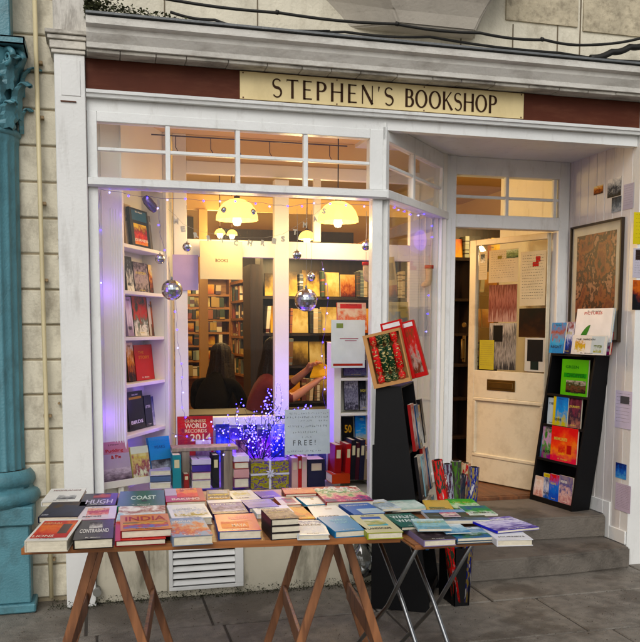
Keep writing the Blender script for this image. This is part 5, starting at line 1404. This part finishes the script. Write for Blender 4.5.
def t2b(label, FL, FR, BL, t, cov, sp, z=0, **kw): return tb(label, FL, FR, BL, t, cov, sp, z=Z2 + .001 + z, **kw)
t2b('pale aqua brochure at the back left of the folding table', (392, 510), (424, 505), (385, 501), .012, art(['#a8c4b8', '#d0dcd4', '#8aa8a0'], 3, 3), '#a8b8b0', z=.02, soft=True)
t2b('yellow magazine with small photo at the back of folding table', (428, 511), (455, 511), (423, 500), .01, '#d8b850', '#b89838', z=.025, soft=True, pics=[(.1, .05, .7, .35, art(['#8a7a50', '#b8a878', '#5c6a4c'], 3, 3))])
t2b('bright green magazine at the back right of folding table', (455, 509), (483, 508), (447, 499), .01, art(['#3c9a3c', '#6ab848', '#d0e0c0', '#2c7a3c'], 3, 4), '#2c7a3c', z=.024, soft=True)
t2b('teal paperback with white block lettering at the left', (401, 527), (426, 522), (391, 514), .016, '#1c6a60', '#14504a', z=.024, texts=[('WALKS', .15, .62, .75, .22, '#d8e4e0'), ('WALES', .15, .32, .75, .22, '#d8e4e0')])
t2b('dark landscape magazine lying across the folding table', (432, 521), (488, 518), (424, 510), .014, art(['#1c2018', '#3c4034', '#54604c', '#6a7c94'], 2, 4, stretch=(1, 3, 1)), '#c8ccd0', z=.03, soft=True, pics=[(0, .72, 1, 1, art(['#7a9cc8', '#a8c0d8', '#6a8ab8'], 2, 2)), (.72, .5, .8, .62, '#b83c28')])
t2b('light blue hill photo brochure in the middle of folding table', (418, 529), (452, 529), (410, 519), .01, art(['#7aa8b8', '#a8ccd4', '#8ab0a0', '#c8dce0'], 2.5, 3), '#a8c0c8', z=.042, soft=True)
t2b('grey brown photo book with lilac pages at the front left', (424, 540.5), (456, 538.5), (404, 525.5), .026, art(['#2c2428', '#54484c', '#7a6c6c', '#3c4a3c'], 4, 3), '#8a80a0')
t2b('blue and green map leaflet at the front of folding table', (457, 538.5), (496, 534.5), (445, 528), .012, art(['#2c6a9c', '#4a7a4c', '#a8c0c8', '#7a9ac0', '#d8e0e0'], 3, 5), '#4a6a8a', z=.012, soft=True)
t2b('book with white label band under the blue map leaflet', (457, 541.5), (498, 538), (445, 531), .011, '#8a94a0', '#54606c')
t2b('glossy violet zebra patterned magazine with a blue spine', (497, 531), (531, 524), (474, 519), .01, art(['#4a3c8a', '#b8b0d8', '#e0dcec', '#7a6cb0'], 9, 3, stretch=(.5, 1.5, 1)), '#1c2cb0', z=.03, soft=True)
t2b('folded green and white leaflet near the back right corner', (470, 515), (496, 513), (462, 506), .006, art(['#d8dcd4', '#4a9a50', '#2c5c8a'], 3, 5), '#d0d4cc', z=.04, soft=True)
t2b('small pink edged postcard lying on the dark landscape magazine', (444, 516.5), (460, 515.5), (440, 512.5), .003, art(['#c87a8a', '#e0d4c8', '#7a4c6a'], 3, 4), '#d8c8c8', z=.047, soft=True)
t2b('thin sky blue leaflet between the hill brochure and map leaflet', (446, 533), (470, 531), (438, 524.5), .005, art(['#4a8ab8', '#a8ccdc', '#dce4e4'], 3, 3), '#a8c0d0', z=.03, soft=True)
t2b('plain white book under the zebra patterned magazine', (497, 540), (530, 537), (486, 527), .026, '#dcdce0', '#d0d0d4')

# ================================================================== BLACK LEANING STAND by the window
b0 = atz(371, 608, 0); b1 = atz(430, 613, 0)
sd = Vector((b1.x - b0.x, b1.y - b0.y, 0)); SWd = sd.length; sd.normalize(); sv = Vector((-sd.y, sd.x, 0))   # sv goes back
DEP = .50
e = empty('display_stand', 'tall black tapering book stand beside the side window', 'stand', loc=b0, xd=sd, yd=sv)
def plane_s(px, py, v=0): 
    p = hit(px, py, b0 + sv * v, sv) - b0; return p.dot(sd), p.z
tl = plane_s(376, 386); tr = plane_s(401, 384); sl_ = plane_s(371, 445)
ZS = tl[1]
xl, xr = tl[0], tr[0]
def front_x(z): return SWd + (xr - SWd) * z / ZS
for v in (0, DEP - .016):
    b = MB(); P = [(0, 0), (SWd, 0), (xr, ZS), (xl, ZS), (xl * .6, sl_[1] + .002), (0, sl_[1])]
    i0 = [Vector((x, v, z)) for x, z in P]; i1 = [Vector((x, v + .016, z)) for x, z in P]
    b.poly(i0[::1]); b.poly(i1[::-1])
    for i in range(len(P)): j = (i + 1) % len(P); b.quad(i0[j], i0[i], i1[i], i1[j])
    b.build('side_panel', BLACK, e)
b = MB(); b.obox((.004, .0165, 0), (.01, 0, 0), (0, DEP - .033, 0), (xl - .0, 0, ZS)); b.build('back', BLACK, e)
for z in (.04, .34, .62, .90, ZS - .012):
    b = MB(); x1 = front_x(z) - .004; b.box(xl * z / ZS + .014, x1, .0165, DEP - .0165, z, z + .012); b.build('shelf', BLACK, e)
    if z < 1: b = MB(); b.box(x1 - .006, x1 - .001, .0165, DEP - .0165, z + .012, z + .045); b.build('shelf_lip', BLACK, e)
cols3 = [(['#2c4a6a', '#8a9aa8', '#d8d4c8', '#1c2430'], 'blue and grey'), (['#d8d8d0', '#8a8c8c', '#c8a070'], 'white'), (['#1c1a1c', '#54504c', '#c8c0b0'], 'charcoal'), (['#8aa8b0', '#c8d4d4', '#4a5c60'], 'pale blue'), (['#8a3030', '#d8c8c0', '#b87060'], 'red and white')]
k = 0
for zi, z in enumerate((.34, .62, .90)):
    for j, (v0, v1) in enumerate(((.03, .15), (.155, .27), (.275, .39), (.395, .475))):
        c_, nm = cols3[(j + zi * 2) % 5]; x = front_x(z + .012) + .004
        slope = (xr - SWd) / ZS
        M = e.matrix_world
        o = M @ Vector((x + .012, v0, z + .0135)); xdw = sv; ydw = (sd * slope + Vector((0, 0, 1))).normalized()
        if True:
            book('%s book, %s from the front on the %s shelf of black stand' % (nm, ORD[j], ['lower', 'middle', 'upper'][zi]), o, xdw, ydw, v1 - v0, .25 + .015 * ((k * 7 + j) % 3 - 1), .018 + .006 * (j % 2), art(c_, 4, k + 1), c_[0], group='books on the black stand', soft=True)
        k += 1
# boxed crackers on top
BX0 = plane_s(375, 388, -.02); 
pa = hit(374, 389, b0 - sv * .03, sv); pb = hit(411, 381, b0 - sv * .03, sv); pc = hit(363, 336, b0 - sv * .03, sv)
cxd = (pb - pa); cyd = (pc - pa)
KR = wood('kraft_card', '#b98648', '#a87640', .7, (6, 6, 6))
w_, h_ = cxd.length, cyd.length
e = empty('cracker_box', 'open kraft card box of red and green crackers tipped on the black stand', 'box', loc=pa, xd=cxd, yd=cyd)
tz = .13
b = MB(); fr_ = .022
b.box(0, w_, 0, fr_, -.05, 0); b.box(0, w_, h_ - fr_ * .7, h_, -.05, 0); b.box(0, fr_, fr_, h_ - fr_ * .7, -.05, 0); b.box(w_ - .008, w_, fr_, h_ - fr_ * .7, -.05, 0); b.box(0, w_, 0, h_, -.056, -.0505)
b.build('tray', KR, e)
for j, (u, cname) in enumerate(((.24, 'r'), (.42, 'g'), (.60, 'g'), (.80, 'r'))):
    c_ = ['#2c4a34', '#183c24'] if cname == 'g' else ['#b82018', '#d83c30', '#8a1410']
    mt = art(c_ + ['#c8b890'], 5, j + 1, hard=1, detail=2)
    rr = w_ * .098; x = u * w_
    y = fr_; L_ = h_ - fr_ * 1.7
    b = MB(); prof = [(.0, .9), (.04, 1), (.13, 1), (.18, .35), (.24, 1), (.5, 1.05), (.72, 1), (.78, .35), (.84, 1), (.96, 1), (1, .9)]
    b.tube([(x, y + L_ * t, -.012) for t, _ in prof], [rr * q_ for _, q_ in prof], 12); b.build('cracker', mt, e)
# red gift boxes standing behind
pa2 = hit(393, 382, b0 + sv * .06, sv); pb2 = hit(427, 373, b0 + sv * .06, sv); pc2 = hit(377, 327, b0 + sv * .06, sv)
RED = ink('#b81c1c', .25)
for k, (x0, y0, x1, y1, x2, y2, v, nm, mt) in enumerate(((394, 383, 415, 378, 377, 325, .05, 'narrow glossy red gift box with a white label behind the kraft tray', ink('#b81420', .2)), (409, 380, 428, 375, 397, 324, .11, 'clear fronted red box of brown decorations on the black stand', art(['#8a4a3c', '#c0392c', '#a8948a', '#6a3c30'], 6, 4)))):
    pa2 = hit(x0, y0, b0 + sv * v, sv); pb2 = hit(x1, y1, b0 + sv * v, sv); pc2 = hit(x2, y2, b0 + sv * v, sv)
    e = empty('gift_box', nm, 'box', 'gift boxes on the black stand', pa2, (pb2 - pa2), (pc2 - pa2))
    ww, hh = (pb2 - pa2).length, (pc2 - pa2).length
    b = MB(); b.box(0, ww, 0, hh, -.05, 0); b.build('carton', RED, e, bevel=.002)
    b = MB(); b.quad((ww * .12, hh * .08, .0008), (ww * .86, hh * .08, .0008), (ww * .86, hh * .86, .0008), (ww * .12, hh * .86, .0008)); b.build('front', mt, e)
    b = MB(); b.quad((ww * .1, hh * .9, .001), (ww * .9, hh * .9, .001), (ww * .9, hh * .97, .001), (ww * .1, hh * .97, .001)); b.build('label', ink('#d4d0d0', .4), e)
# rack of wrapping paper rolls
e = empty('paper_bin', 'low black bin holding the rolls of wrapping paper', 'bin', loc=(2.02, -.46, 0))
b = MB()
for (p, q_) in (((-.05, -.10), (.045, -.10)), ((.045, -.10), (.045, .13)), ((.045, .13), (-.05, .13)), ((-.05, .13), (-.05, -.10))): b.wallseg(p, q_, 0, .34, .005)
b.box(-.045, .04, -.095, .125, .001, .006)
b.build('box', BLACK, e)
rolls = [(437, 460, 11, '#c04840', 'coral'), (447, 464, 10, '#8a8e98', 'silver'), (456, 461, 11, '#4c6a38', 'green floral'), (466, 463, 10, '#a03030', 'white and red'), (474, 467, 11, '#1c2a6a', 'blue'), (442, 474, 10, '#8a2018', 'red'), (461, 474, 10, '#4a4044', 'brown'), (470, 478, 9, '#7a5a68', 'pink')]
for i, (px, py, wpx, col, nm) in enumerate(rolls):
    yy = -.53 + .05 * (i % 4)
    top = at(px, py, yy); bot = Vector((2.0 + (px - 434) * .0011, yy, .02))
    r = wpx / 2 / F_PX * (top - CAM).dot(_fw)
    e = empty('wrapping_roll', '%s wrapping paper roll standing in the black bin' % nm, 'roll', 'rolls of wrapping paper in the bin', bot)
    mt = art([col, SP_COL[(i * 5 + 3) % 16], col, '#a8a49c'], 4, i + 1, hard=1, stretch=(2, 1.5, 1))
    d_ = (top - bot).normalized()
    b = MB(); b.tube([Vector((0, 0, 0)), (top - bot)], r, 14, cap=True); b.build('roll', mt, e)
    b = MB(); b.tube([(top - bot) + d_ * .0003, (top - bot) + d_ * .004], r * .55, 12); b.build('tube_core', ink('#2a2420', .8), e)
b = MB(); p0 = Vector((1.90, -.42, .40)); 
b.poly([at(403, 545, -.6), at(410, 545, -.6)] * 0 or [(1.95, -.56, .60), (2.03, -.5, .60), (1.97, -.53, .38)]); b.poly([(1.95, -.55, .60), (1.97, -.52, .38), (2.03, -.49, .60)])
thing1(b, 'paper_pennant', ink('#b8282c', .5), 'red and white paper corner hanging out of the bin', 'pennant')
b = MB(); c = at(453, 543, -.5); 
b.lathe([(.012, -.03), (.03, -.024), (.036, 0), (.03, .02), (.012, .03), (.004, .034)], c, 14, rf=lambda a, z: 1 + .12 * sin(a * 5 + z * 90)); thing1(b, 'blue_bag', ink('#1c7ab0', .4), 'small bright blue bag bunched beside the bin', 'bag')
b = MB(); c = at(362, 560, -.1); rg = random.Random(2)
b.lathe([(.02, -.11), (.07, -.08), (.085, 0), (.06, .08), (.02, .12)], c, 18, rf=lambda a, z: 1 + .18 * sin(a * 4 + z * 40) + .1 * sin(a * 9 - z * 60)); thing1(b, 'plastic_bag', glassmat('polythene', 3.0, (.75, .77, .78)), 'crumpled clear plastic bag beside the black stand', 'bag')

# ================================================================== BLACK BOOKCASE on the doorstep
ZB = .3015
KO = Vector((3.195, .83, ZB)); KX = Vector((.07, -.49, 0)); KU = Vector((.075, -.13, 1.125)); KD = Vector((.16, .03, -.012))
KXn = KX.normalized()
e = empty('leaning_bookcase', 'small black bookcase leaning on the recess wall with children books', 'bookcase', loc=KO)
def kb(name, s0, s1, t0, t1, d0, d1):
    b = MB(); b.obox(KX * s0 + KU * t0 + KD * d0, KX * (s1 - s0), KU * (t1 - t0), KD * (d1 - d0)); return b.build(name, BLACK, e, bevel=.001)
kb('side_panel', 0, .04, 0, 1, 0, 1); kb('side_panel', .96, 1, 0, 1, 0, 1); kb('back', .04, .96, 0, 1, .93, 1)
kb('top', .0405, .9595, .985, 1, 0, .93)
KS = [.035, .30, .53, .735]
for t in KS: kb('shelf', .0405, .9595, t - .016, t, 0.02, .93)
kb('plinth', .0405, .9595, 0, .03, .03, .1)
def kpx(px, py): 
    n = KX.cross(KU); p = hit(px, py, KO, n) - KO
    # solve p = s*KX + t*KU
    t = p.z / KU.z; r_ = p - KU * t; return r_.dot(KX) / KX.dot(KX), t
def kbook(label, x0, x1, ytop, shelf, cov, sp, off=.12, lean=.0, hh=None, **kw):
    s0 = kpx(x0, ytop + 10)[0]; s1 = kpx(x1, ytop + 10)[0]; t0 = KS[shelf]; t1 = kpx((x0 + x1) / 2, ytop)[1] if hh is None else t0 + hh
    s0, s1 = max(.045, s0), min(.955, s1)
    o = KO + KX * s0 + KU * (t0 + .001) + KD * off
    return book(label, o, KX, KU, KX.length * (s1 - s0), KU.length * (t1 - t0), .012, cov, sp, group=kw.pop('group', 'books on the doorstep bookcase'), soft=True, **kw)
KG = 'books on the doorstep bookcase'
kbook('lime green book with a dark photo strip on doorstep bookcase', 563, 590, 360, 3, '#7ac030', '#4c9020', pics=[(.2, .08, .95, .42, art(['#1c1a14', '#6a4c3c', '#3c4a2c', '#a8a090'], 4, 3)), (.1, .5, .95, .62, '#3c9a30')], texts=[('CHOPPER', .2, .5, .7, .12, '#2c6a20'), ('GREEN', .15, .75, .5, .08, '#2c7a14')])
kbook('turquoise book left of the blue one on the doorstep bookcase', 547, 555, 398, 2, '#b8c8d0', '#8a9aa0', off=.2)
kbook('bright blue book with yellow spine on the doorstep bookcase', 554, 569, 397, 2, art(['#1c7ac0', '#3c9ad8', '#c8c040'], 3, 2), '#d8c020', off=.12, pics=[(0, 0, .18, 1, '#d8c820')])
kbook('maroon photo book at the right of the blue doorstep book', 568, 582, 396, 2, art(['#4a2430', '#7a4450', '#2c2c3c', '#a87a70'], 3, 4), '#3c1c28', off=.16)
kbook('white and blue comic at left of the third doorstep shelf', 535, 545, 424, 1, art(['#d8dce0', '#8ab0c8', '#4a5c6a'], 4, 2), '#c8ccd0', off=.2)
kbook('magenta and green book in the third doorstep shelf', 543, 556, 426, 1, art(['#8a2c7a', '#5c9a4c', '#c8a0c0', '#4a7a3c'], 3, 5), '#7a1c6a', off=.16)
kbook('large orange and pink book with round fruit shapes on doorstep bookcase', 553, 580, 428, 1, art(['#d84030', '#e86a30', '#f09840', '#d83060'], 2, 4), '#c83040', off=.08, pics=[(.62, .25, .8, .5, '#b82c20'), (.3, .2, .55, .5, art(['#e87838', '#c83828', '#f0b060'], 3, 8))])
kbook('pink and cream book at the left of bottom doorstep shelf', 530, 543, 476, 0, art(['#d8c0b0', '#e8d8d0', '#c89890'], 3, 2), '#c8a8a0', off=.14)
kbook('navy and white book in the bottom doorstep shelf', 542, 551, 474, 0, art(['#1c2c6a', '#c8ccd8', '#3c5ca0'], 3, 4), '#1c2c5c', off=.16, pics=[(.1, .85, .9, 1, '#d8c828')])
kbook('bright blue book with an oval badge on bottom doorstep shelf', 550, 560, 475, 0, art(['#2c5ab8', '#3c7ad0', '#c83c3c'], 2.5, 3), '#1c3c8a', off=.10)
kbook('pink and grey magazine at the right of bottom doorstep shelf', 559, 574, 477, 0, art(['#b88a8a', '#d8b8b0', '#5c5c8a', '#8a7a84'], 5, 3), '#a87a7a', off=.12)
# books standing on its top
def ktop(label, x0, x1, y1, y0, d, cov, sp, **kw):
    P0 = KO + KD * d; n = KX.cross(Vector((0, 0, 1)))
    a = hit(x0, y0, P0, n); c = hit(x1, y0, P0, n); f_ = hit(x1, y1, P0, n)
    zz = (KO + KU).z + .0005; base = a.copy(); base.z = max(zz, a.z if kw.pop('float', False) else zz)
    return book(label, base, KX, Vector((.12, 0, 1)), (c - a).dot(KXn), f_.z - c.z, .02, cov, sp, group='books on top of the doorstep bookcase', **kw)
ktop('blue picture book with a red brown figure on the bookcase top', 551, 565, 318, 349, .35, art(['#3c8ac0', '#6ab0d8', '#a05a38', '#4a94c8'], 2.5, 3), '#2c6aa0')
ktop('dark blue book with a white face on the bookcase top', 564, 574, 318, 350, .45, art(['#1c2458', '#2c4a9a', '#c8ccd8', '#7a2c38'], 3, 5), '#1c2450')
ktop('white landscape picture book with yellow shapes at the bookcase front', 573, 606, 333, 353, .12, '#ded9d0', '#c8c8c8', pics=[(.1, .1, .42, .8, art(['#ded9d0', '#d8c060', '#c8a040', '#ded9d0'], 4, 3)), (.6, .05, .98, .95, '#c0ccd0'), (.68, .12, .92, .5, art(['#a8a860', '#c0ccd0', '#6a7a4c'], 4, 3))])
bk = ktop('large white picture book with a green leaf printed on its cover', 576, 612, 298, 333, .5, '#e4e0dc', '#b0c0d0', texts=[('PICTURES', .22, .82, .5, .08, '#b83030')])
bk.location.z += .085
b = MB(); n_ = 16
for i in range(n_):
    t0, t1 = i / n_, (i + 1) / n_
    f0, f1 = .035 * sin(pi * t0) ** .8, .035 * sin(pi * t1) ** .8
    A_ = lambda t, w: (.07 + .09 * t, .05 + .07 * t * t + w, .0215)
    b.quad(A_(t0, -f0), A_(t1, -f1), A_(t1, f1), A_(t0, f0))
b.build('picture', ink('#2f7a2c', .4), bk)
ktop('blue and red annual at the back against the framed print', 592, 613, 277, 300, .85, art(['#1c2c6a', '#5c7ac8', '#c8ccd8', '#8a3c6a'], 4, 4), '#b82828', pics=[(0, .88, 1, 1, '#c82c28')])
# ================================================================== PEOPLE
def skin_person(name, label, verts, edges, radii, mats, zone, hair=None, levels=2, loc=(0, 0, 0)):
    me = bpy.data.meshes.new(name); me.from_pydata([Vector(v) for v in verts], edges, [])
    ob = bpy.data.objects.new(name, me); COL.objects.link(ob)
    sk = ob.modifiers.new('skin', 'SKIN'); sb = ob.modifiers.new('sub', 'SUBSURF'); sb.levels = levels; sb.render_levels = levels
    for i, r in enumerate(radii):
        me.skin_vertices[0].data[i].radius = r if isinstance(r, tuple) else (r, r)
        me.skin_vertices[0].data[i].use_root = (i == 0)
    me2 = bpy.data.meshes.new_from_object(ob.evaluated_get(bpy.context.evaluated_depsgraph_get()))
    bpy.data.objects.remove(ob); me2.name = name
    o = bpy.data.objects.new(name, me2); COL.objects.link(o); o.location = loc
    me2.materials.clear()
    for m_ in mats: me2.materials.append(m_)
    for p in me2.polygons: p.use_smooth = True; p.material_index = zone(p.center)
    return tag(o, label, 'person')
SKIN_ = paint('skin', '#b5795a', .5, .06, 12, .05); SKIN_D = SKIN_
COATB = paint('black_cloth', '#100d0b', .95, .15, 20, .5, spec=.05); REDC = paint('red_knit', '#5c0e12', .85, .1, 60, .3); HAIRD = paint('dark_hair', '#140b07', .6, .3, 70, .7, spec=.2); HAIRB = paint('brown_hair', '#1c100a', .6, .3, 70, .7, spec=.2)
def figure(name, label, at_, face, seat, mats, hands, lean=.12, look=.4, hairmat=None, hair_len=.3, sleeve=1, nolow=False):
    """seated figure; local +x is the way it faces; hands = two local target points"""
    V = []; E_ = []; Rr = []
    def add(p, r, par=None):
        V.append(p); Rr.append(r)
        if par is not None: E_.append((par, len(V) - 1))
        return len(V) - 1
    pel = add((0, 0, seat + .09), (.13, .16)); w = add((lean * .4, 0, seat + .27), (.10, .135), pel); ch = add((lean * 1.2, 0, seat + .44), (.115, .155), w); nb = add((lean * 1.9, 0, seat + .58), (.06, .07), ch)
    hb = add((lean * 2.3, 0, seat + .655), (.052, .052), nb); hm = add((lean * 2.3 + .035, 0, seat + .735), (.088, .074), hb); ht = add((lean * 2.3 + .03, 0, seat + .82), (.075, .066), hm)
    for s in (-1, 1):
        sh = add((lean * 1.6, s * .17, seat + .52), .058, ch)
        H_ = Vector(hands[0 if s < 0 else 1]); S_ = Vector((lean * 1.6, s * .2, seat + .5))
        el = (S_ + H_) / 2 + Vector((-.02, s * .07, -.12)); e1 = add(tuple(el), .042, sh); wr = add(tuple(H_ - (H_ - el).normalized() * .07), .027, e1); pm = add(tuple(H_), (.036, .022), wr)
        d = (H_ - el).normalized(); sd_ = d.cross(Vector((0, 0, 1))).normalized()
        for k, (off, ln) in enumerate(((-.027, .062), (-.009, .075), (.009, .072), (.027, .055))):
            f1 = add(tuple(H_ + d * .035 + sd_ * off), .010, pm); f2 = add(tuple(H_ + d * (.035 + ln * .6) + sd_ * off * 1.15 + Vector((0, 0, -.008))), .0085, f1); add(tuple(H_ + d * (.03 + ln) + sd_ * off * 1.1 + Vector((0, 0, -.03))), .007, f2)
        t1 = add(tuple(H_ - d * .01 - sd_ * s * -.038), .011, pm); add(tuple(H_ + d * .03 - sd_ * s * -.055 + Vector((0, 0, .012))), .009, t1)
        hp = add((.04, s * .1, seat + .07), .085, pel); kn_ = add((.46, s * .13, seat + .06), .06, hp); an = add((.44, s * .13, FZ + .09), .042, kn_); add((.56, s * .14, FZ + .04), .035, an)
    hz = seat + .64
    def zone(c):
        if c.z > hz: return 0
        for h in hands:
            if (Vector(h) - c).length < .12 + (.0 if sleeve else .12): return 0
        if c.z < seat + .12 and c.x > .1: return 2
        return 1
    mats = [mats[0], mats[1], mats[2]]
    o = skin_person(name, label, V, E_, Rr, mats, zone, loc=(at_[0], at_[1], 0)); o.rotation_euler = (0, 0, face)
    hx, hzc = lean * 2.3 + .035, seat + .745
    # hair: cap with falling length, one child
    b = MB(); n = 72
    prof = []
    for i in range(9):
        a = pi / 2 - i * .2; prof.append((cos(a), sin(a)))
    P = [( .002, .118), (.045, .11), (.076, .082), (.092, .04), (.097, -.01), (.104, -.06), (.122, -.12), (.155, -.14 - hair_len * .4), (.165, -.14 - hair_len * .8), (.12, -.14 - hair_len)]
    base = len(b.v)
    for (r, z) in P:
        for k in range(n):
            th = 2 * pi * k / n
            front = max(0, cos(th)); rr = r * (1 - (.0 if z > .03 else .55 * front ** 1.5)) * (1 + .05 * sin(9 * th + z * 10) + .045 * sin(25 * th - z * 6))
            zz = z if not (z < .03 and front > .55) else .03 + (z - .03) * .05
            b.v.append((hx - .012 + rr * cos(th), rr * sin(th) * .92, hzc + zz))
    for i in range(len(P) - 1):
        for k in range(n):
            a_, c_ = i * n + k, i * n + (k + 1) % n; b.f.append((a_, a_ + n, c_ + n, c_)); b.m.append(0); b.sm.append(True); b.uv.append([(0, 0)] * 4)
    b.build('hair', hairmat or HAIRD, o)
    b = MB()
    for s in (-1, 1):
        b.lathe([(.0005, -.008), (.007, -.005), (.009, 0), (.007, .005), (.0005, .008)], (hx + .082, s * .031, hzc + .005), 8)
    b.build('eyes', ink('#1a1410', .2), o)
    b = MB(); b.lathe([(.004, .02), (.011, -.02), (.013, -.032), (.002, -.038)], (hx + .09, 0, hzc - .005), 8); b.bar((hx + .078, -.022, hzc - .062), (hx + .078, .022, hzc - .062), .008, .006); b.build('face_features', paint('lip_skin', '#a0604c', .5), o)
    return o
# first person: bowed, long dark hair, in front of the golden shelves
pq = at(207, 380, 1.9)
figure('person', 'person seen from behind with long dark hair and dark coat, inside the shop', (pq.x, 1.95), radians(60), .62, [SKIN_, COATB, COATB], [(.40, -.14, .98), (.42, .14, .98)], lean=.13, hairmat=HAIRB, hair_len=.34)
p2 = at(256, 380, 1.45)
ha, hb_ = at(312, 366, 1.32), at(317, 381, 1.22)
rel = lambda v: (v.x - p2.x, v.y - 1.5, v.z)
def rotz(v, a): return (v[0] * cos(a) - v[1] * sin(a), v[0] * sin(a) + v[1] * cos(a), v[2])
fa = radians(-8)
figure('person', 'person in black with red sleeves holding out a cream booklet inside', (p2.x, 1.5), fa, .68, [SKIN_, REDC, COATB], [rotz(rel(hb_), -fa), rotz(rel(ha), -fa)], lean=.06, hairmat=HAIRD, hair_len=.30, sleeve=0)
b = MB(); 
v0, v1, v2, v3 = at(310, 378, 1.20), at(327, 377, 1.24), at(328, 367, 1.36), at(316, 361, 1.34)
for dz in range(5): 
    o_ = Vector((0, 0, .003 * dz)); b.quad(v0 + o_, v1 + o_, v2 + o_, v3 + o_)
b.quad(v0, v1, v1 + Vector((0, 0, .013)), v0 + Vector((0, 0, .013)))
thing1(b, 'booklet', ink('#d8b060', .6), 'open cream booklet held in the hands of the red-sleeved person', 'booklet')
for (x, y, s) in ((pq.x, 1.95, .62), (p2.x, 1.5, .68)):
    e = empty('stool', 'dark wooden stool under the person %s' % ('with the bowed head' if s == .62 else 'with red sleeves'), 'stool', loc=(x, y, FZ))
    b = MB(); b.lathe([(.0, s - FZ - .03), (.17, s - FZ - .03), (.18, s - FZ - .015), (.17, s - FZ), (0, s - FZ)], (0, 0, 0), 24); b.build('seat', DARKWOOD, e)
    for k in range(4):
        a = pi / 4 + k * pi / 2; b = MB(); b.tube([(.12 * cos(a), .12 * sin(a), s - FZ - .03), (.17 * cos(a), .17 * sin(a), 0)], .015, 8); b.build('leg', DARKWOOD, e)
# desk between the window and the people
e = empty('shop_desk', 'dark wooden desk behind the window screen', 'desk', loc=(.55, 1.12, FZ))
b = MB(); b.box(0, 1.5, 0, .45, .62, .655); b.build('top', DARKWOOD, e, bevel=.004)
for x in (.03, 1.42):
    for y in (.03, .37): b = MB(); b.box(x, x + .05, y, y + .05, 0, .619); b.build('leg', DARKWOOD, e)
b = MB(); b.box(.09, 1.41, .04, .06, .2, .6); b.build('modesty_panel', DARKWOOD, e)
